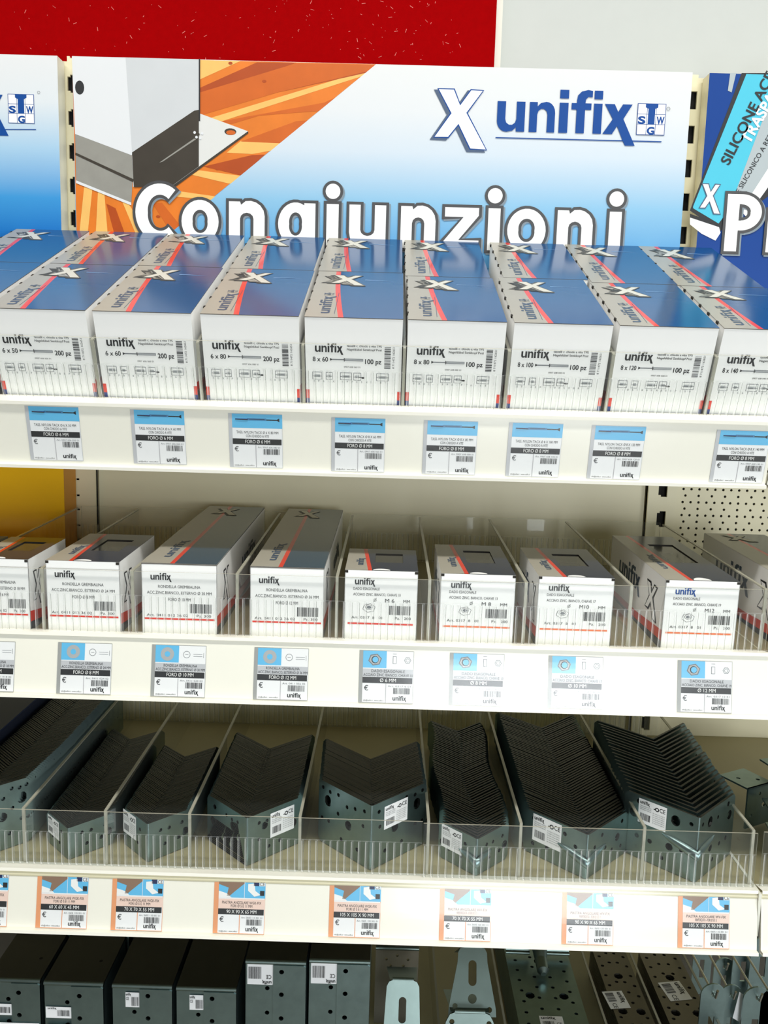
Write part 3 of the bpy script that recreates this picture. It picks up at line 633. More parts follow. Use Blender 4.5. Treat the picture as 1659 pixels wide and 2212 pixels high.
def side_art(b, fr, d, h, rear=False):
    """side face: fr along depth from front, up"""
    b.fpoly(fr, [(0, 0), (d, 0), (d, h*.02), (d*.3, h*.07), (0, h*.14)], navy, .0003)
    b.fpoly(fr, [(0, h*.14), (d*.3, h*.07), (d, h*.02), (d, h*.06), (d*.3, h*.13), (0, h*.24)], red, .0003)
def long_carton(x, s0, depth, size, qty, idx, front, lab, width=.1175, grp=None):
    o0 = l1(x, s0, .0003); t = empty('screw_carton', o0, (T1, 0, 0), lab, 'carton', grp)
    b = MB(); h = BH-.001; b.box(0, width, 0, depth, 0, h, carton)
    fr = Fr((0, 0, 0), (1, 0, 0), (0, 0, 1))
    if front:
        u = width
        unifix(b, fr, u*.10, h*.625, u*.285, ink, .0150, .0005, .04)
        b.text(fr, 'tasselli c. chiodo a vite TPS', u*.43, h*.69, .0040, ink, w=u*.36, bold=.01); b.text(fr, 'Nageldübel Senkkopf Pozi', u*.43, h*.65, .0040, ink, w=u*.36, bold=.01)
        b.text(fr, size, u*.075, h*.52, .0082, ink, w=u*.16, bold=.015); b.text(fr, qty+' pz', u*.62, h*.505, .0086, ink, w=u*.17, bold=.02)
        y = h*.545
        b.rect(fr, u*.27, y-.0007, u*.40, y+.0007, inkg); b.fpoly(fr, [(u*.255, y-.0018), (u*.275, y-.0006), (u*.275, y+.0006), (u*.255, y+.0018)], ink); b.rect(fr, u*.40, y-.0022, u*.408, y+.0022, ink)
        b.rect(fr, u*.41, y-.0015, u*.60, y+.0015, inkg); b.rect(fr, u*.415, y-.0008, u*.595, y+.0008, inkl, .0004)
        b.text(fr, '0907 60%s 0%s0 01' % (size[0], size[-2] if len(size) < 8 else '1'), u*.40, h*.455, .0030, ink, w=u*.17)
        b.barcode(fr, u*.82, h*.455, u*.065, h*.245, ink, .0004, 22, vert=True, seed=idx); b.text(Fr(fr.p(u*.925, h*.46), (0, 0, 1), (-1, 0, 0)), '8 711472 162651', 0, 0, .0035, ink, w=h*.24)
        for k, (a0, w_) in enumerate(((.07, .10), (.21, .07), (.36, .12), (.50, .08), (.74, .13))):
            y0 = h*.315; b.rect(fr, u*a0, y0, u*(a0+w_), y0+h*.085, inkg); b.rect(fr, u*a0+.0006, y0+.0006, u*(a0+w_)-.0006, y0+h*.085-.0006, carton, .0004)
            b.rect(fr, u*(a0+.02), y0+.003, u*(a0+w_-.02), y0+.0065, inkl, .0005); b.line(fr, u*a0, y0+.0045, u*(a0+w_), y0+.0045, .0005, ink, .0006)
        b.disc(fr, u*.60, h*.345, .0022, ink, .0004, 10, .0011); b.line(fr, u*.55, h*.35, u*.60, h*.345, .0006, ink, .0004)
        for k in range(16): b.text(fr, random.choice('TPS06X8-') , u*(.08+.05*k), h*.285, .0035, inkg)
        for sx in (0, 1):
            a0 = 0 if sx == 0 else u-.0042; b.rect(fr, a0, 0, a0+.0042, h*.095, MATS['corner_blue'], .0003); b.rect(fr, a0, h*.095, a0+.0042, h*.195, red, .0003)
    side_art(b, Fr((width, 0, 0), (0, 1, 0), (0, 0, 1)), depth, h); side_art(b, Fr((0, 0, 0), (0, 1, 0), (0, 0, 1)), depth, h)
    b.fpoly(Fr((0, 0, 0), (0, 1, 0), (0, 0, 1)), [(0, 0), (0, h*.24), (depth*.3, h*.13), (depth*.3, 0)], red, -.0004)
    b.build('carton_body', t)
    b = MB(); b.box(-.0002, width+.0002, -.0004, depth, h, h+.0008, {'*': silver, 'f': MATS['lid_edge'], 'r': MATS['lid_edge']})
    top_art(b, Fr((-.0002, -.0004, h+.0008), (1, 0, 0), (0, 1, 0)), width+.0004, depth)
    for k in range(5): b.box(-.0016, .0006, depth*(.12+.19*k), depth*(.12+.19*k)+.006, h-.002, h+.0012, MATS['lid_notch'])
    b.build('carton_lid', t); return t
mat('corner_blue', srgb(16, 52, 128), .4); mat('lid_edge', srgb(96, 92, 84), .7); mat('lid_notch', srgb(40, 36, 30), .8)
SZ = [('6 x 50', '200'), ('6 x 60', '200'), ('6 x 80', '200'), ('8 x 60', '100'), ('8 x 80', '100'), ('8 x 100', '100'), ('8 x 120', '100'), ('8 x 140', '100')]
FX = [-.4560, -.3297, -.2009, -.0762, .0475, .1742, .2998, .4236]
FD = [.213, .215, .213, .212, .198, .203, .190, .186]
RX = [-.4554, -.3321, -.2023, -.0774, .0447, .1815, .3021, .4202]
for i, (x, (sz, qt)) in enumerate(zip(FX, SZ)):
    long_carton(x, 0, FD[i], sz, qt, 60+i, True, '%s from left of the front row cartons, printed %s, %s pz' % (['first','second','third','fourth','fifth','sixth','seventh','eighth'][i], sz, qt), grp='long cartons in the front row')
    long_carton(RX[i], FD[i]+.002, .428-FD[i]-.004, sz, qt, 80+i, False, 'rear row blue topped carton behind the %s front carton, printed %s' % (['first','second','third','fourth','fifth','sixth','seventh','eighth'][i], sz), grp='long cartons in the rear row')
long_carton(-.5830, 0, .213, '6 x 40', '200', 70, True, 'front row blue topped carton cut off by the left edge of the photo')
long_carton(-.5830, .215, .209, '6 x 40', '200', 71, False, 'rear row blue topped carton cut off by the left edge of the photo')
for x in (-.3345, -.2070, -.0795, .0435, .1700, .2958, .4198): 
    divider(x+.0008, base1, T1, .40, h1-.004, 'clear divider on the top shelf in the %s gap between long cartons from the left' % {-.3345: 'first', -.2070: 'second', -.0795: 'third', .0435: 'fourth', .1700: 'fifth', .2958: 'sixth', .4198: 'seventh'}[x], None, .004)

# ------------------------------------------------------------------ small cartons, middle shelf
def small_carton(x, width, h, depth, kind, lines, lab, dy=.006, window=True, rz=0, idx=0, ink_logo=None):
    o0 = base2 + R2m @ Vector((x, dy, 0)); t = empty('fastener_carton', o0, (T2, 0, rz), lab, 'carton')
    b = MB(); b.box(0, width, 0, .0008, 0, h, carton); b.box(0, width, depth-.0008, depth, 0, h, carton); b.box(0, .0008, 0, depth, 0, h, carton); b.box(width-.0008, width, 0, depth, 0, h, carton)
    b.box(.0008, width-.0008, .0008, depth-.0008, .0002, h*.62 if window else h-.004, cartong)
    fr = Fr((0, 0, 0), (1, 0, 0), (0, 0, 1)); u = width
    il = ink_logo or ink
    if kind == 'w':
        unifix(b, fr, u*.12, h*.77, u*.27, il, .0115, .0005, .03)
        b.text(fr, lines[0], u*.5, h*.66, .0052, ink, w=u*.56, align='c'); b.text(fr, lines[1], u*.5, h*.575, .0052, ink, w=u*.86, align='c'); b.text(fr, lines[2], u*.5, h*.48, .0056, ink, w=u*.30, bold=.0, align='c')
        b.barcode(fr, u*.64, h*.315, u*.29, h*.13, ink, .0004, 26, seed=idx); b.text(fr, 'Art. 0411 012 36 02      Pz. 300', u*.06, h*.26, .0046, ink, w=u*.86)
        b.rect(fr, u*.03, h*.215, u*.97, h*.238, red, .0004)
    else:
        org = mat('orange_print', srgb(236, 112, 50), .4)
        unifix(b, fr, u*.14, h*.80, u*.27, il, .0115, .0005, .03)
        b.text(fr, 'DADO ESAGONALE', u*.12, h*.725, .0048, ink, w=u*.36); b.text(fr, lines[0], u*.12, h*.645, .0048, ink, w=u*.65)
        b.ring(fr, u*.42, h*.585, .0014, .0018, ink, .0004, 12); b.line(fr, u*.40, h*.555, u*.44, h*.615, .0004, ink); b.text(fr, lines[1], u*.56, h*.555, .0068, ink, w=u*.10+.0008*len(lines[1]), bold=.0); b.text(fr, 'MM', u*.81, h*.555, .0056, ink, w=u*.09)
        cx, cyy = u*.34, h*.47; hx = lambda r_: [(cx+r_*math.cos(.3+math.pi/3*k), cyy+r_*.7*math.sin(.3+math.pi/3*k)) for k in range(6)]
        b.fpoly(fr, hx(.0082), ink, .0003); b.fpoly(fr, hx(.0076), carton, .0004); b.disc(fr, cx, cyy+.001, .0046, ink, .0005, 14, .0032); b.disc(fr, cx, cyy+.001, .0041, carton, .0006, 14, .0027); b.disc(fr, cx, cyy+.001, .0030, inkg, .0007, 14, .0018)
        b.barcode(fr, u*.62, h*.38, u*.29, h*.13, ink, .0004, 26, seed=idx); b.text(fr, 'Art. 0317  8   01         Pz.   200', u*.10, h*.315, .0046, ink, w=u*.82)
        b.rect(fr, u*.05, h*.235, u*.95, h*.258, org if lines[1] != 'M 6' else red, .0004)
    # side art on the right and left faces
    for xx, o_ in ((width, .0003), (0, -.0003)):
        fl = Fr((xx, 0, 0), (0, 1, 0), (0, 0, 1)); b.fpoly(fl, [(0, 0), (depth, 0), (depth, h*.04), (depth*.4, h*.06), (0, h*.13)], navy, o_); b.fpoly(fl, [(0, h*.13), (depth*.4, h*.06), (depth, h*.04), (depth, h*.12), (depth*.4, h*.18), (0, h*.28)], red, o_)
    sl = MATS['print_slate']
    fr_ = Fr((width, 0, 0), (0, 1, 0), (0, 0, 1)); bigx(b, fr_, depth*.10, h*.30, min(depth*.22, .04), h*.5, carton, ink, None, .06, .0004)
    fl_ = Fr((0, depth, 0), (0, -1, 0), (0, 0, 1)); bigx(b, fl_, depth*.72, h*.30, min(depth*.2, .05), h*.5, carton, ink, None, .06, .0004); unifix(b, fl_, depth*.20, h*.50, depth*.40, sl, h*.42, .0004, .03)
    if depth > .3: unifix(b, fr_, depth*.45, h*.45, depth*.3, sl, h*.35, .0004, .03)
    b.build('carton_body', t)
    b = MB(); fT = Fr((0, 0, h), (1, 0, 0), (0, 1, 0)); d = depth; bm = navy if window else MATS['slate_blue']
    if window:
        a0, a1, c0, c1 = width*.40, width*.80, d*.36, d*.78
        e = lambda v: width*(.37-.10*v)
        K = 6
        for i in range(K):
            v0, v1 = i/K, (i+1)/K
            b.fpoly(fT, [(0, v0*d), (e(v0)-width*.055, v0*d), (e(v1)-width*.055, v1*d), (0, v1*d)], silver, .0003); b.fpoly(fT, [(e(v0)-width*.055, v0*d), (e(v0), v0*d), (e(v1), v1*d), (e(v1)-width*.055, v1*d)], red, .0003)
            ce = min(a0, e(v0)+.004)
        b.fpoly(fT, [(e(0), 0), (width, 0), (width, c0), (e(.36), c0)], bm, .0003); b.fpoly(fT, [(e(.78), c1), (width, c1), (width, d), (e(1), d)], bm, .0003)
        b.fpoly(fT, [(e(.36), c0), (a0, c0), (a0, c1), (e(.78), c1)], bm, .0003); b.fpoly(fT, [(a1, c0), (width, c0), (width, c1), (a1, c1)], bm, .0003)
        # board edge of the die-cut window
        for (p_, q_) in (((a0, c0), (a1, c0)), ((a1, c0), (a1, c1)), ((a1, c1), (a0, c1)), ((a0, c1), (a0, c0))):
            b.add([fT.p(*p_, .0003), fT.p(*q_, .0003), fT.p(*q_, -.012), fT.p(*p_, -.012)], [(0, 1, 2, 3)], MATS['lid_notch'])
        unifix(b, Fr(fT.p(width*.24, d*.22), (0, 1, 0), (-1, 0, 0)), 0, 0, d*.30, sl, width*.14, .0006, .02)
        # front tuck flap and thumb tab
        b.rect(fr, .001, h*.9, width-.001, h, carton, .0006); b.rect(fr, .0, h*.895, width, h*.900, MATS['lid_fold'], .0009)
        b.disc(fT, width*.5, .0005, width*.12, carton, .0006, 10, d*.05 if d > .15 else .008, 0, math.pi)
        for xx in (0, width-.004): b.rect(fr, xx, h*.965, xx+.004, h, MATS['lid_notch'], .0010)
    else:
        top_art2(b, fT, width, d, bm); b.rect(fr, 0, h*.985, width, h, MATS['lid_edge'], .0004)
        b.rect(Fr((width, 0, 0), (0, 1, 0), (0, 0, 1)), 0, h-.001, d, h, MATS['lid_edge'], .0003)
    lid = b.build('carton_lid', t)
    if window: b = MB(); b.rect(fT, a0, c0, a1, c1, film, -.001); b.build('window_film', lid)
    return t
mat('slate_blue', srgb(34, 66, 88), .2, vary=.06, scale=12, spec=.4); mat('lid_fold', srgb(200, 198, 190), .6)
def top_art2(b, fr, w, d, bl):
    e = lambda v: w*(.44-.02*v)
    b.fpoly(fr, [(0, 0), (e(0)-w*.06, 0), (e(1)-w*.06, d), (0, d)], silver, .0003); b.fpoly(fr, [(e(0)-w*.06, 0), (e(0), 0), (e(1), d), (e(1)-w*.06, d)], red, .0003); b.fpoly(fr, [(e(0), 0), (w, 0), (w, d), (e(1), d)], bl, .0003)
    unifix(b, Fr(fr.p(w*.30, d*.08), (0, 1, 0), (-1, 0, 0)), 0, 0, d*.24, MATS['print_slate'], w*.17, .0006, .02)
    bigx(b, fr, w*.22, d*.80, w*.42, d*.14, MATS['x_silver'], MATS['x_edge'], MATS['x_shade'], .04, .0005)
G = 'RONDELLA GREMBIALINA'
small_carton(-.4830, .0740, .0905, .125, 'w', (G, 'ACC.ZINC.BIANCO, ESTERNO Ø 18 MM', 'FORO Ø 6 MM'), 'low washer carton cut off at the left beside the yellow display', idx=91)
small_carton(-.3875, .0905, .0905, .160, 'w', (G, 'ACC.ZINC.BIANCO, ESTERNO Ø 24 MM', 'FORO Ø 8 MM'), 'low washer carton printed FORO 8 MM with a window in its dark lid', idx=92)
small_carton(-.2700, .0925, .0910, .405, 'w', (G, 'ACC.ZINC.BIANCO, ESTERNO Ø 30 MM', 'FORO Ø 10 MM'), 'long closed washer carton printed FORO 10 MM, left one of the two long ones', window=False, idx=93)
small_carton(-.1365, .0905, .0905, .405, 'w', (G, 'ACC.ZINC.BIANCO, ESTERNO Ø 36 MM', 'FORO Ø 12 MM'), 'long closed washer carton printed FORO 12 MM, right one of the two long ones', window=False, idx=94)
small_carton(-.0205, .0895, .0895, .118, 'n', ('ACCIAIO ZINC. BIANCO, CHIAVE 10', 'M 6'), 'short nut carton marked CHIAVE 10 right of the long washer cartons', idx=95)
small_carton(.0970, .0915, .0885, .165, 'n', ('ACCIAIO ZINC. BIANCO, CHIAVE 13', 'M 8'), 'nut carton printed M 8 with a windowed lid', idx=96)
small_carton(.2165, .0925, .0885, .160, 'n', ('ACCIAIO ZINC. BIANCO, CHIAVE 17', 'M10'), 'nut carton printed M10 with a windowed lid', idx=97)
small_carton(.3715, .0905, .0885, .265, 'n', ('ACCIAIO ZINC. BIANCO, CHIAVE 19', 'M12'), 'deep nut carton printed M12 showing its printed left side', idx=98, ink_logo=logoblue)
small_carton(.5230, .0930, .0895, .300, 'n', ('ACCIAIO ZINC. BIANCO, CHIAVE 24', 'M16'), 'dim blue topped carton at the right edge behind the ribbed riser', idx=99, window=False)

# yellow display carton of the left bay, standing on the left middle shelf
yx = -.5075
yf = None
for k in range(60):
    Y = -.30+k*.005
    if at(137, 1050, Y).x < yx: yf = Y; break
yf = yf if yf is not None else -.12
print('yellow front y', yf)
t = empty('display_box', (-.70, yf, Z2+.02), label='bright yellow display box in the left bay behind the first cartons', cat='display box')
b = MB(); b.box(-.89, yx, yf, .03, Z2+.018, ZC-.05, {'*': yellow, 'r': yellow_shaded}); attach(b, 'box_body', t)
b = MB(); b.box(-.80, yx-.0005, yf-.085, yf-.001, Z2+.018, Z2+.045, {'*': yellow}); attach(b, 'front_ledge', t)
b = MB(); t = empty('tool_carton', (-.56, -.2, Z2+.012), label='slim grey carton with dark and red lettering in front of the yellow display', cat='carton')
b.box(-.60, -.5305, -.29, -.19, Z2+.012, Z2+.078, {'*': mat('grey_carton', srgb(140, 142, 128), .6)})
fq = Fr((-.5305, -.285, Z2+.05), (0, 1, 0), (0, 0, 1)); b.text(fq, 'metric', .012, .006, .020, ink, w=.045, bold=.03); b.text(fq, 'pro', .06, .006, .020, red, w=.025, bold=.03)
attach(b, 'carton_body', t)

# ------------------------------------------------------------------ angle brackets, lower shelf
def leg_holes(leg, h, style, side):
    r = random.Random(style*7+side); H_ = []
    if style == 0: H_ = [(leg*.30, h*.72, .0025), (leg*.50, h*.70, .0025), (leg*.80, h*.72, .0026), (leg*.72, h*.35, .0028), (leg*.40, h*.32, .0025), (leg*.88, h*.45, .0055)]
    if style == 1: H_ = [(leg*.22, h*.80, .0025), (leg*.36, h*.78, .0025), (leg*.50, h*.80, .0025), (leg*.22, h*.45, .0025), (leg*.32, h*.70, .0052) if side else (leg*.33, h*.66, .0065), (leg*.80, h*.82, .0035), (leg*.85, h*.5, .0058), (leg*.60, h*.25, .0028), (leg*.40, h*.22, .0025)]
    if style == 2: H_ = [(leg*.13, h*.86, .0027), (leg*.30, h*.82, .0027), (leg*.45, h*.78, .0027), (leg*.62, h*.90, .0027), (leg*.78, h*.88, .0027), (leg*.92, h*.90, .0027), (leg*.82, h*.72, .0062, .003), (leg*.62, h*.60, .0028), (leg*.42, h*.50, .0064), (leg*.15, h*.62, .0027), (leg*.80, h*.40, .0028), (leg*.93, h*.40, .0028), (leg*.55, h*.22, .0028), (leg*.25, h*.2, .0028)]
    if style == 3: H_ = [(leg*.35, h*.80, .0030), (leg*.85, h*.84, .0030), (leg*.75, h*.52, .0055), (leg*.18, h*.62, .0028), (leg*.45, h*.45, .0028), (leg*.62, h*.30, .0028), (leg*.85, h*.25, .0028)]
    if style == 4: H_ = [(leg*.30, h*.82, .0062, .002), (leg*.80, h*.90, .0035), (leg*.86, h*.70, .0065), (leg*.10, h*.86, .0027), (leg*.52, h*.80, .0028), (leg*.20, h*.40, .0030), (leg*.36, h*.38, .0050), (leg*.62, h*.34, .0032), (leg*.80, h*.35, .0032), (leg*.45, h*.16, .0030)]
    return H_
def bracket_mesh(name, leg, h, th, style, bead=False, ang=45):
    """right-angle plate: corner towards -y at the origin, both legs running back"""
    b = MB(); c_ = math.cos(math.radians(ang)); s_ = math.sin(math.radians(ang)); rr = .0035
    for side in (0, 1):
        sx = 1 if side else -1
        u = Vector((sx*s_, c_, 0)); 
        if side: fr = Fr((0, 0, 0), u, (0, 0, 1))           # outward normal u x z
        else: fr = Fr((0, 0, 0), -u, (0, 0, 1))
        hl = leg_holes(leg, h, style, side); cr = .005
        if side: o_ = [(rr, 0), (leg-cr, 0), (leg, cr), (leg, h-cr), (leg-cr, h), (rr, h)]
        else: o_ = [(-rr, 0), (-rr, h), (-leg+cr, h), (-leg, h-cr), (-leg, cr), (-leg+cr, 0)]; hl = [(-q[0],)+tuple(q[1:]) for q in hl]
        sheet(b, fr, o_, hl, th, zinc, 10, zincd)
    # rounded corner
    vs = []; K = 5; cen = Vector((0, rr*1.414*.5*2, 0))
    pa = Vector((-s_*rr, c_*rr, 0)); pb = Vector((s_*rr, c_*rr, 0))
    for k in range(K+1):
        tt = k/K; p = pa.lerp(pb, tt); p.y -= (math.sin(math.pi*tt))*rr*.45
        q = p + Vector((0, th*1.25, 0))
        for z in (0, h): vs += [p+Vector((0, 0, z)), q+Vector((0, 0, z))]
    fs_ = []
    for k in range(K): a = 4*k; fs_ += [(a, a+4, a+6, a+2), (a+1, a+3, a+7, a+5), (a+2, a+6, a+7, a+3), (a, a+1, a+5, a+4)]
    b.add(vs, [f for q, f in enumerate(fs_) if q % 4 != 2], zinc, False); b.add(vs, [f for q, f in enumerate(fs_) if q % 4 == 2], zincd)
    if bead:
        # pressed stiffening bead wrapping the corner low down
        z0 = h*(.42 if style == 4 else .36); vs = []; N = 14; Mx = 6
        for i in range(N+1):
            a_ = (i/N*2-1)*leg*.46; u = Vector(((s_ if a_ > 0 else -s_), c_, 0)); p = u*abs(a_)
            p.y -= .0 if abs(a_) > .006 else .0015
            out = Vector((c_*(1 if a_ > 0 else -1), -s_, 0)) if abs(a_) > .004 else Vector((0, -1, 0))
            amp = .0042*math.sqrt(max(0, 1-(i/N*2-1)**2)); hh = .0065*math.sqrt(max(.02, 1-(i/N*2-1)**2)); zz = z0+abs(a_)*.22
            for k in range(Mx+1):
                t_ = math.pi*k/Mx; vs.append(p+out*(amp*math.sin(t_)+.0002)+Vector((0, 0, zz-hh*math.cos(t_))))
        fs_ = [(i*(Mx+1)+k, (i+1)*(Mx+1)+k, (i+1)*(Mx+1)+k+1, i*(Mx+1)+k+1) for i in range(N) for k in range(Mx)]
        b.add(vs, fs_, zinc, True)
    return b.mesh(name)
def sticker(t, fr, a, c, w_, h_, seed, flip=False):
    b = MB(); b.rect(fr, a, c, a+w_, c+h_, paper, .0004)
    unifix(b, fr, a+w_*.05, c+h_*.80, w_*.34, ink, h_*.19, .0006, .03); b.text(fr, 'CE', a+w_*.75, c+h_*.72, h_*.24, ink, w=w_*.2, bold=.01, off=.0006)
    b.ring(fr, a+w_*.66, c+h_*.78, h_*.05, h_*.09, ink, .0006, 8); b.rect(fr, a+w_*.54, c+h_*.74, a+w_*.62, c+h_*.78, ink, .0006)
    for k in range(3): b.text(fr, 'Piastra angolare rinforzata', a+w_*.06, c+h_*(.70-.07*k), h_*.07, inkg, w=w_*.40, off=.0006)
    b.barcode(fr, a+w_*.08, c+h_*.14, w_*.36, h_*.28, ink, .0006, 20, seed=seed)
    for k in range(6): b.text(fr, 'EN 14545 07 DoP 0600 50', a+w_*.52, c+h_*(.56-.08*k), h_*.06, inkg, w=w_*.42, off=.0006)
    o = b.build('sticker', t); return o
# x of corner, y of front corner, leg, height, thickness, style, bead, count, pitch, x-drift at rear, angle, sticker
ST = [
 dict(n='the leftmost stack cut off by the photo edge', x=-.4715, y=-.4300, leg=.064, h=.088, th=.0024, st=2, bead=0, cnt=74, pitch=.0050, dx=.003, st_=None, d='curved long stack at the far left'),
 dict(n='the smallest low stack, second from the left', x=-.362, y=-.4300, leg=.062, h=.042, th=.0019, st=0, bead=0, cnt=76, pitch=.0037, dx=-.004, st_=(0, .40, .93, .60)),
 dict(n='the low stack third from the left', x=-.2610, y=-.4300, leg=.062, h=.051, th=.0019, st=0, bead=0, cnt=55, pitch=.0037, dx=.000, st_=(0, .45, .99, .62)),
 dict(n='the 90 mm stack fourth from the left', x=-.1355, y=-.4320, leg=.088, h=.064, th=.0019, st=1, bead=0, cnt=61, pitch=.0035, dx=-.001, st_=(1, .42, .86, .52)),
 dict(n='the tall short stack in the middle', x=.0205, y=-.4330, leg=.101, h=.086, th=.003, st=2, bead=0, cnt=29, pitch=.0048, dx=-.005, st_=(1, .22, .64, .36)),
 dict(n='the narrow wavy stack right of the middle', x=.1530, y=-.4385, leg=.064, h=.049, th=.0026, st=0, bead=1, cnt=52, pitch=.0067, dx=-.001, st_=(0, .38, .92, .62)),
 dict(n='the long ridged stack third from the right', x=.2905, y=-.4385, leg=.096, h=.059, th=.003, st=3, bead=1, cnt=49, pitch=.0071, dx=.001, st_=(0, .40, .86, .62)),
 dict(n='the widely spaced tall stack at the right', x=.4270, y=-.4385, leg=.103, h=.086, th=.003, st=4, bead=1, cnt=21, pitch=.0122, dx=.015, st_=(0, .42, .80, .38)),
]
REST = MB()
for si, s in enumerate(ST):
    me = bracket_mesh('angle_bracket', s['leg'], s['h'], s['th'], s['st'], bool(s['bead']))
    me2 = bracket_mesh('angle_bracket', s['leg'], s['h'], s['th'], s['st'], False)
    rnd = random.Random(si+5)
    for k in range(s['cnt']):
        f = k/(s['cnt']-1)
        x = s['x']+s['dx']*f + rnd.uniform(-.0005, .0005); y = s['y']+k*s['pitch']
        if si == 0: x += .006*min(1, k/22)
        if si == 5: x += .004*math.sin(f*9)
        if si == 7 and k in (2, 3, 4, 9): x += .0015
        zz = Z3+.0008; jz = .011 if s['pitch'] > .006 else .002; rz = rnd.uniform(-jz, jz)
        if si < 4 and k >= 37:               # beyond the 300 nearest: the far end of the four fine stacks
            M_ = Matrix.Translation((x, y, zz)) @ Matrix.Rotation(rz, 4, 'Z')
            for p_ in me2.polygons: pass
            vs_ = [M_ @ v_.co for v_ in me2.vertices]
            for mi_, m__ in enumerate(me2.materials): REST.add(vs_, [tuple(p_.vertices) for p_ in me2.polygons if p_.material_index == mi_], m__)
            continue
        o = bpy.data.objects.new('angle_bracket', me if k == 0 else me2); S.collection.objects.link(o)
        o.location = (x, y, zz); o.rotation_euler = (0, 0, rz)
        if k == 0: tag(o, '%s angle bracket of %s' % ('stickered front' if s['st_'] else 'front', s['n'].replace('the photo edge','the edge')), 'angle bracket', 'nested brackets of '+s['n'])
        elif k == s['cnt']-1 and si >= 4: tag(o, 'rearmost galvanised angle bracket of %s' % s['n'], 'angle bracket', 'nested brackets of '+s['n'])
        else: tag(o, 'plain angle bracket nested in %s' % s['n'], 'angle bracket', 'nested brackets of '+s['n'])
        if k == 0 and s['st_']:
            side, a0, a1, hh = s['st_']; c_ = math.cos(math.radians(45)); L = s['leg']
            if side == 0: fr = Fr((0, 0, 0), (.7071, -.7071, 0), (0, 0, 1)); sticker(o, fr, -L*a1, s['h']*(.96-hh), L*(a1-a0), s['h']*hh, 200+si)
            else: fr = Fr((0, 0, 0), (.7071, .7071, 0), (0, 0, 1)); sticker(o, fr, L*a0, s['h']*(.90-hh), L*(a1-a0), s['h']*hh, 200+si)

tag(REST.build('nested_brackets'), 'far shaded ends of the four finely nested bracket stacks at the left', 'angle bracket', None, 'stuff')
# ------------------------------------------------------------------ bottom shelf
def post_shoe(x0, w_, ztop, yf, dep, kind, lab, idx):
    t = empty('post_shoe', (x0+w_/2, yf, Z4+.001), label=lab, cat='post shoe')
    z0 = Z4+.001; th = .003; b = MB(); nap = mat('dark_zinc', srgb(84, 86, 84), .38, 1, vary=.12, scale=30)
    b.box(x0, x0+w_, yf+.004, yf+dep, ztop-th, ztop, nap); b.tube((x0, yf+.0035, ztop-.003), (x0+w_, yf+.0035, ztop-.003), .003, .003, zincb, 10)
    b.box(x0, x0+w_, yf+dep-th, yf+dep, z0, ztop, nap)
    for k in (0,): b.disc(Fr((0, 0, ztop), (1, 0, 0), (0, 1, 0)), x0+w_*.78, yf+dep*.45, .0025, slotdark, .0002, 10)
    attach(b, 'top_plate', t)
    hz = ztop-z0
    b = MB(); fr = Fr((x0, yf+.0035, z0), (1, 0, 0), (0, 0, 1)); hl = []
    ys = [.020, .055, .090, .125, .16] if kind else [.030, .062, .094]
    for q in ys: hl.append((w_*(.36 if kind else .38), hz-q-(.020 if kind else 0), .0030))
    sheet(b, fr, [(0, 0), (w_*.5, 0), (w_*.5, hz-.003), (0, hz-.003)], [h_ for h_ in hl if h_[1] > .006], .003, zinc); attach(b, 'left_flange', t)
    b = MB(); fr = Fr((x0, yf, z0), (1, 0, 0), (0, 0, 1)); hl = []
    ys = [.014, .046, .080, .112, .145] if kind else [.018, .050, .085, .12]
    for q in ys: hl.append((w_*.60, hz-q, .0032))
    sheet(b, fr, [(w_*.46, 0), (w_-.003, 0), (w_, .003), (w_, hz-.007), (w_-.003, hz-.005), (w_*.46, hz-.005)], [h_ for h_ in hl if h_[1] > .006], .003, zinc); b.box(x0+w_-.003, x0+w_, yf+.001, yf+dep, z0, ztop-.003, zinc); b.box(x0, x0+.003, yf+.004, yf+dep, z0, ztop-.003, zinc)
    attach(b, 'right_flange', t)
    b = MB()
    if kind == 2: fr = Fr((x0, yf+.0030, z0), (1, 0, 0), (0, 0, 1)); b.rect(fr, w_*.03, hz-.034, w_*.46, hz-.004, paper, .001); fq = Fr(fr.p(w_*.45, hz-.006), (-1, 0, 0), (0, 0, -1)); fr2 = fq; a_, c_, ww, hh = 0, 0, w_*.42, .028; inkk = .0016
    elif kind == 1: fr = Fr((x0, yf+.0030, z0), (1, 0, 0), (0, 0, 1)); b.rect(fr, w_*.22, hz-.032, w_*.45, hz-.011, paper, .001); fr2 = Fr(fr.p(w_*.22, hz-.032), (1, 0, 0), (0, 0, 1)); a_, c_, ww, hh = 0, 0, w_*.23, .021
    else: fr = Fr((x0, yf+.0030, z0), (1, 0, 0), (0, 0, 1)); b.rect(fr, w_*.02, hz-.052, w_*.45, hz-.036, paper, .001); b.rect(fr, w_*.02, hz-.085, w_*.98, hz-.060, paper, .0045); fr2 = Fr(fr.p(w_*.04, hz-.05), (1, 0, 0), (0, 0, 1)); a_, c_, ww, hh = 0, 0, w_*.40, .014
    n0 = fr2.n*0+Vector((0, -.0014, 0)); fr2.o += n0
    s_ = 1 if fr2.n.y < 0 else -1
    if kind == 2: fr2.n = Vector((0, -1, 0))
    unifix(b, fr2, ww*.04, hh*.80, ww*.36, ink, hh*.22, .0003, .03); b.barcode(fr2, ww*.45, hh*.1, ww*.5, hh*.6, ink, .0003, 20, seed=idx)
    if kind: b.text(fr2, 'CE', ww*.05, hh*.5, hh*.28, ink, w=ww*.2, off=.0003)
    attach(b, 'sticker', t); return t
Y4 = -.43
SH = [(-30, 85, 2115, 0), (93, 222, 2122, 0), (241, 371, 2128, 1), (380, 510, 2134, 1), (530, 661, 2076, 2), (668, 800, 2074, 2)]
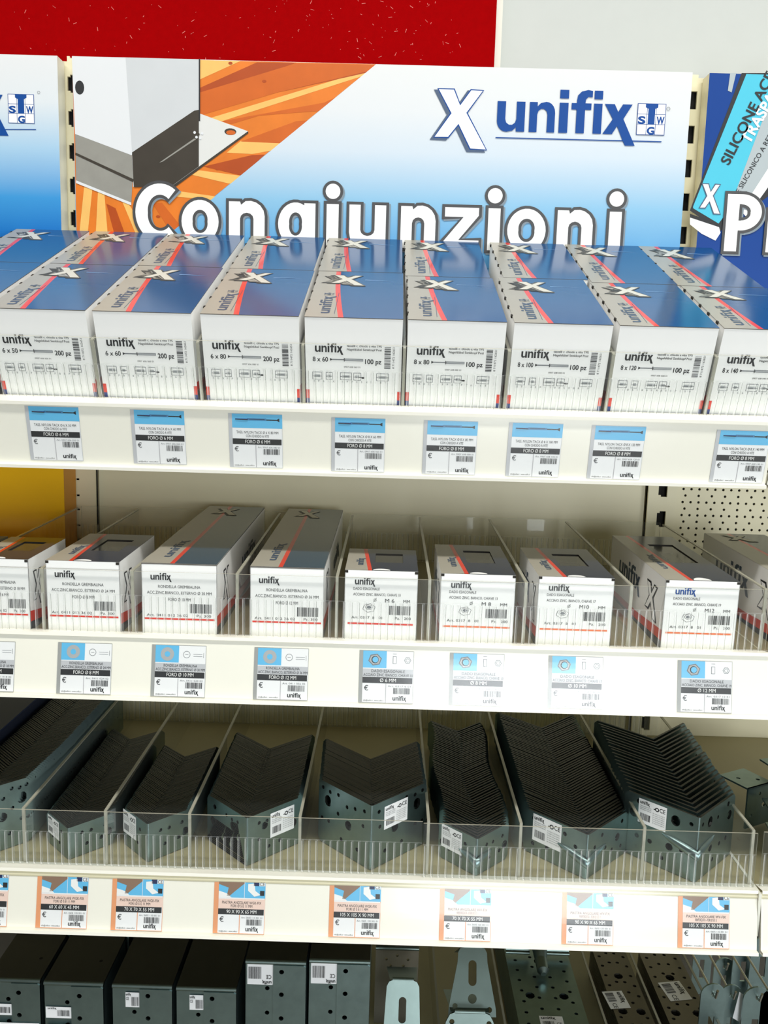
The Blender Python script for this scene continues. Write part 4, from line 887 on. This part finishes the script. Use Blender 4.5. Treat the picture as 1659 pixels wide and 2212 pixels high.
nm = ['first from the left, cut off by the edge', 'second from the left with a wide white sticker', 'third from the left with a small square sticker', 'fourth from the left with a small square sticker', 'first of the two taller ones', 'second of the two taller ones, beside the empty gap']
for i, (a, c, py, kd) in enumerate(SH):
    pa = at(a, py, Y4); pc = at(c, py+1, Y4); zt = pa.z
    pr = atz((a+c)/2, 2014+i*4 if not kd else 1990, zt); dep = min(.34, pr.y-Y4) if not kd else .30
    post_shoe(pa.x, pc.x-pa.x, zt, Y4, dep, kd, 'galvanised post shoe, '+nm[i], 300+i)
    print('shoe', pa, pc.x-pa.x, dep)
    if kd == 0: post_shoe(pa.x+.002, pc.x-pa.x, zt-.001, Y4+dep+.006, .20, 0, 'post shoe hidden mostly behind the %s front one' % ('leftmost' if i == 0 else 'second'), 310+i)
def flat(pts, Z): return [atz(x, y, Z) for x, y in pts]
def mdiv(px0, py0, px1, py1, lab):
    zt = Z4+.07; p = atz(px0, py0, zt); q = atz(px1, py1, zt); x = (p.x+q.x)/2
    b = MB(); b.box(x-.0012, x+.0012, -.45, .01, Z4+.001, zt, {'*': ac, 't': ace, 'f': ace}); b.box(x-.0016, x+.0016, -.45, .01, zt-.001, zt+.0005, ace)
    return tag(b.build('shelf_divider', org=(x, -.45, Z4)), lab, 'shelf divider')
for (x0, y0, x1, y1, l_) in ((934, 2030, 948, 2212, 'left of the slotted tapered plate'), (1060, 2040, 1092, 2212, 'right of the slotted tapered plate'), (1252, 2040, 1310, 2212, 'right of the plate with the welded rod'), (1355, 2045, 1427, 2212, 'between the two dark perforated plates'), (1470, 2050, 1555, 2212, 'left of the hanging straps')):
    mdiv(x0, y0, x1, y1, 'clear divider on the bottom shelf '+l_)
# perforated plates lying in piles
def plate_pile(x0, x1, ztop, yf, yb, holes, lab, grp, cnt, m_=None, sticky=None, idx=0):
    m_ = m_ or zinc; w_ = x1-x0; d_ = yb-yf; cnt = int((ztop-Z4)/.0042)
    if sticky:                              # sticker centre given as a point on the top plate
        px_, py_, ww, hh, rt_ = sticky; c0 = atz(px_, py_, ztop); c_, s_r = math.cos(rt_), math.sin(rt_)
        sticky = (c0.x-x0-(c_*ww/2-s_r*hh/2), c0.y-yf-(s_r*ww/2+c_*hh/2), ww, hh, rt_)
    for k in range(cnt):
        z = ztop-k*.0042; b = MB(); fr = Fr((0, 0, 0), (1, 0, 0), (0, 1, 0))
        if k == 0: sheet(b, fr, [(.004, 0), (w_-.004, 0), (w_, .004), (w_, d_-.004), (w_-.004, d_), (.004, d_), (0, d_-.004), (0, .004)], holes(w_, d_), .003, m_, 8)
        if k == 0: o = b.build('perforated_plate'); top_me = o.data
        else: o = bpy.data.objects.new('perforated_plate', top_me); S.collection.objects.link(o)
        o.location = (x0, yf+k*.0004, z); 
        tag(o, lab if k == 0 else 'galvanised plate under the '+lab, 'perforated plate', grp)
        if k == 0 and sticky:
            s_ = MB(); a_, c_, ww, hh, rt_ = sticky; fq = Fr(fr.p(a_, c_), (math.cos(rt_), math.sin(rt_), 0), (-math.sin(rt_), math.cos(rt_), 0))
            s_.rect(fq, 0, 0, ww, hh, paper, .0004); unifix(s_, fq, ww*.08, hh*.70, ww*.6, ink, hh*.30, .0007, .03); s_.barcode(fq, ww*.1, hh*.1, ww*.5, hh*.4, ink, .0007, 16, seed=idx); s_.text(fq, 'CE', ww*.7, hh*.2, hh*.3, ink, off=.0007)
            s_.build('sticker', o)
def hol(seed, big):
    def f(w_, d_):
        H_ = []; 
        for j in range(int(d_/.022)):
            y = .010+j*.022
            for i_, xx in enumerate((.14, .38, .62, .86)):
                H_.append((w_*xx, y+(.008 if i_ in (1, 2) else 0), .0027))
        for j in range(int(d_/.075)):
            y = .034+j*.075
            for xx in ((.25, .75) if j % 2 else (.5,)): H_.append((w_*xx, y+.001, .0068))
        out = []
        for q in H_:
            if q[2] < .003 and any(math.hypot(q[0]-g[0], q[1]-g[1]) < .0115 for g in H_ if g[2] > .005): continue
            if q[1]+q[2] < d_-.003: out.append(q)
        return out
    return f
ZP = Z4+.075
p = atz(1092, 2065, ZP); q = atz(1228, 2068, ZP); print('plate', p, q)
plate_pile(p.x, q.x, ZP, -.44, -.10, hol(1, 1), 'perforated plate carrying a welded rod, in front of the tapered plates', 'perforated plates with rod', 4, zinc, (1192, 2207, .032, .020, 0), 1)
# rod plate: cross plate with a welded tube
ya = p.y; t = empty('rod_anchor', ((p.x+q.x)/2, ya-.04, ZP), label='steel anchor with a round rod and two bright flanges on the perforated plate', cat='anchor bracket')
cx = (p.x+q.x)/2; b = MB()
for sx in (-1, 1):
    xa, xb = (p.x, cx-.012) if sx < 0 else (cx+.012, q.x)
    fr = Fr((xa, ya, ZP+.008), (1, 0, 0), (0, .36, .93)); hl = [((xb-xa)*.5, .022, .0075), ((xb-xa)*(.15 if sx < 0 else .85), .010, .0026)]
    b = MB(); sheet(b, fr, [(0, 0), (xb-xa, 0), (xb-xa, .05), (0, .05)], hl, .003, zincb, 12); b.tube((xa, ya-.0015, ZP+.0075), (xb, ya-.0015, ZP+.0075), .0025, .0025, zincb, 8); attach(b, 'flange_plate', t)
b = MB(); b.tube((cx, ya+.03, ZP+.050), (cx, ya-.004, ZP+.030), .0100, .0130, zincb, 20); b.tube((cx, ya-.004, ZP+.030), (cx, ya-.028, ZP+.016), .0130, .0090, zincb, 20)
b.tube((cx, ya-.028, ZP+.016), (cx, ya-.048, ZP+.012), .0090, .0085, zincb, 20); b.tube((cx, ya-.048, ZP+.012), (cx, ya-.054, ZP+.0105), .0085, .004, zincb, 20); attach(b, 'rod', t)
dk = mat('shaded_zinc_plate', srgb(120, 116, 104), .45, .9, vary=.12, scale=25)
for (xa, xb, py, nm_, sk, yb) in ((1275, 1345, 2040, 'narrow perforated plate with a turned sticker, left of the last divider', (1331, 2160, .036, .030, -1.45), .0), (1378, 1462, 2053, 'dark perforated plate with a turned sticker, nearest the hanging straps', (1458, 2141, .040, .034, -1.40), .0)):
    zz = Z4+.055; p = atz(xa, py, zz); q = atz(xb, py+2, zz)
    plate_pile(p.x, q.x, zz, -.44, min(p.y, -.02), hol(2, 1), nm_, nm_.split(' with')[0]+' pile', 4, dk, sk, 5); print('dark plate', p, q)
# tapered slotted plates (leaning)
def tapered(name, lab, top, bot, Yt, Yb, slots, bent=True, m_=zincb, lip=False):
    """top/bot: (xl, xr, y) pixels on planes Yt and Yb"""
    tl, tr = at(top[0], top[2], Yt), at(top[1], top[2], Yt); bl, br = at(bot[0], bot[2], Yb), at(bot[1], bot[2], Yb)
    o_ = (bl+br)/2; up = ((tl+tr)/2-o_); L = up.length; u = Vector((1, 0, 0)); fr = Fr(o_, u, up)
    wt = (tr.x-tl.x)/2; wb = (br.x-bl.x)/2; cr = wt*.35
    b = MB(); outl = [(-wb, 0), (wb, 0), (wb*.98, L*.12), (wt*1.03, L*.78), (wt, L-cr), (wt-cr*.4, L-cr*.25), (wt-cr, L), (-wt+cr, L), (-wt+cr*.4, L-cr*.25), (-wt, L-cr), (-wt*1.03, L*.78), (-wb*.98, L*.12)]
    sheet(b, fr, outl, [(a_*wb, c_*L, r_, s_, 20) for a_, c_, r_, s_ in slots], .003, m_)
    e = fr.p(0, L, -.0015); n = -fr.n
    b.tube(fr.p(-wt+cr, L, -.003), fr.p(wt-cr, L, -.003), .0032, .0032, m_, 10)
    b.add([fr.p(-wt+cr*.5, L, -.003), fr.p(wt-cr*.5, L, -.003), fr.p(wt, L-.004, -.07), fr.p(-wt, L-.004, -.07)], [(0, 1, 2, 3)], m_)
    if lip: b.tube(fr.p(-wb*1.02, .0, .0), fr.p(wb*1.02, .0, .0), .003, .003, m_, 8)
    c = o_.copy(); ob = b.build(name, org=tuple(c)); return tag(ob, lab, 'bracket plate')
tapered('slotted_bracket', 'pale tapered steel plate with a long slot and a round hole below it', (990, 1052, 2046), (968, 1072, 2196), -.36, -.41, [(0, .62, .0055, .020), (0, .25, .0058, 0), (-.72, .14, .0034, 0), (.72, .10, .0034, 0)])
tapered('slotted_bracket', 'lower steel plate corner peeping out below the pale tapered plate', (965, 1066, 2188), (950, 1076, 2290), -.418, -.43, [(-.62, .80, .0034, 0), (.66, .78, .0034, 0)])
tapered('slotted_bracket', 'bluish steel bracket with a vertical slot and bright rounded shoulder', (836, 906, 2118), (824, 908, 2280), -.40, -.43, [(0, .60, .0050, .022)])
# dark bracket with lips behind it
p = at(812, 2045, -.30); q = at(905, 2050, -.30)
t = empty('hanger_bracket', ((p.x+q.x)/2, -.30, Z4+.001), label='shaded steel hanger with two bright lips behind the bluish slotted bracket', cat='hanger bracket')
b = MB(); fr = Fr((p.x, -.30, Z4+.001), (1, 0, 0), (0, 0, 1)); hh = p.z-Z4; w_ = q.x-p.x
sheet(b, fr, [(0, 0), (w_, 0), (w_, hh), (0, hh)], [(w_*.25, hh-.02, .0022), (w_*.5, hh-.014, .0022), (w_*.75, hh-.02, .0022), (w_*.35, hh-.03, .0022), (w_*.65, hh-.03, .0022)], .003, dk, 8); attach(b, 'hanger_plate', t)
b = MB(); b.tube((p.x, -.302, p.z), (q.x, -.302, p.z), .0028, .0028, zincb, 8); b.box(p.x+.001, q.x-.001, -.302, -.25, p.z+.010, p.z+.013, dk); b.tube((p.x+.003, -.302, p.z+.0125), (q.x-.006, -.302, p.z+.0125), .002, .002, zincb, 8); attach(b, 'bright_lip', t)

# hanging straps, right bay, on hooks
hookm = mat('hook_steel', srgb(205, 205, 195), .3, 1)
t0 = []
for (px, py, Y, ww, hh, nm_) in ((1542, 2138, -.36, .034, .16, 'leftmost pale blue strap on its hook'), (1581, 2140, -.34, .030, .16, 'second strap, darker, before the white tag'), (1637, 2145, -.36, .038, .16, 'third strap with a tall slot, near the photo edge'), (1672, 2148, -.36, .034, .16, 'strap cut off by the right photo edge'),
    (1520, 2045, -.16, .030, .11, 'small shaded strap high at the left of the back row'), (1566, 2080, -.14, .034, .11, 'shaded strap in the middle of the back row'), (1610, 2050, -.16, .036, .11, 'shaded slotted strap in the back row by the edge'), (1652, 2035, -.18, .040, .12, 'bluish slotted strap at the edge under the neighbouring shelf')):
    p = at(px, py, Y); t = empty('hanging_strap', (p.x, p.y, p.z), label=nm_, cat='steel strap', group='steel straps hanging on hooks')
    b = MB(); fr = Fr(p, (1, 0, 0), (0, 0, 1)); r_ = ww/2
    out = [(r_*math.cos(math.pi*k/10), -r_+r_*math.sin(math.pi*k/10)+.0085) for k in range(11)]+[(-r_, -hh), (r_, -hh)]
    sheet(b, fr, out, [(0, -.0075, .0032, 0, 12), (0, -hh*.36, ww*.17, .026, 4), (0, -hh*.8, ww*.15)], .0025, zinc, 10); attach(b, 'strap_plate', t)
    t0.append((p, t, ww))
for i, (p, t, ww) in enumerate(t0[:6]):
    h_ = empty('display_hook', (p.x, .03, p.z-.006), label='display hook of the '+t['label'], cat='hook', group='display hooks')
    b = MB(); b.tube((p.x, .03, p.z-.0062), (p.x, p.y-.008, p.z-.0062), .0016, .0016, hookm, 8); b.tube((p.x, p.y-.008, p.z-.0062), (p.x, p.y-.013, p.z+.008), .0016, .0018, hookm, 8); attach(b, 'hook_wire', h_)
p = at(1602, 2160, -.35); b = MB(); b.add([p+Vector((-.004, 0, .012)), p+Vector((.010, 0, .002)), p+Vector((0, 0, -.034)), p+Vector((-.010, 0, -.028))], [(0, 3, 2, 1)], paper); b.add([p+Vector((-.004, .0006, .012)), p+Vector((.010, .0006, .002)), p+Vector((0, .0006, -.034)), p+Vector((-.010, .0006, -.028))], [(0, 1, 2, 3)], paper)
tag(b.build('paper_tag', org=tuple(p)), 'white paper tag between the hanging straps', 'tag')
# right bay lower shelf: loose brackets
def loose(p, w_, h_, rot, lab, m_=zinc, L=.05):
    b = MB(); fr = Fr((0, 0, 0), (1, 0, 0), (0, 0, 1)); sheet(b, fr, [(0, 0), (w_, 0), (w_, h_), (0, h_)], [(w_*.2, h_*.3, .0025), (w_*.7, h_*.5, .0040), (w_*.5, h_*.8, .0025)], .0025, m_, 8)
    fr = Fr((0, 0, h_), (1, 0, 0), (0, 1, 0)); sheet(b, fr, [(0, 0), (w_, 0), (w_, L), (0, L)], [(w_*.75, L*.3, .003), (w_*.3, L*.6, .003)], .0025, m_, 8)
    o = b.build('loose_bracket'); o.location = p; o.rotation_euler = rot; return tag(o, lab, 'angle bracket', 'loose brackets on the right shelf')
loose((.545, -.30, Z3+.002), .05, .060, (0, 0, .5), 'pale angle bracket leaning in the right bay, upper one'); loose((.562, -.345, Z3+.002), .050, .045, (0, 0, -.1), 'pale topped angle bracket at the right edge of the lower shelf')
loose((.530, -.425, Z3+.002), .045, .05, (0, 0, -.15), 'angle bracket behind the riser at the right photo edge, lower left'); loose((.580, -.415, Z3+.002), .06, .06, (0, 0, .1), 'angle bracket behind the riser at the right photo edge, outermost'); loose((.60, -.28, Z3+.002), .05, .075, (0, 0, .25), 'angle bracket farther back at the right photo edge')
# dark blue carton far left of lower shelf
b = MB(); b.box(-.64, -.515, -.30, -.05, Z3+.001, Z3+.10, mat('navy_carton', srgb(24, 34, 58), .5)); b.box(-.66, -.5151, -.301, -.05, Z3+.1002, Z3+.103, mat('navy_lid', srgb(30, 42, 70), .5))
tag(b.build('dark_carton', org=(-.58, -.3, Z3)), 'dark navy carton in the left bay behind the leftmost bracket stack', 'carton')
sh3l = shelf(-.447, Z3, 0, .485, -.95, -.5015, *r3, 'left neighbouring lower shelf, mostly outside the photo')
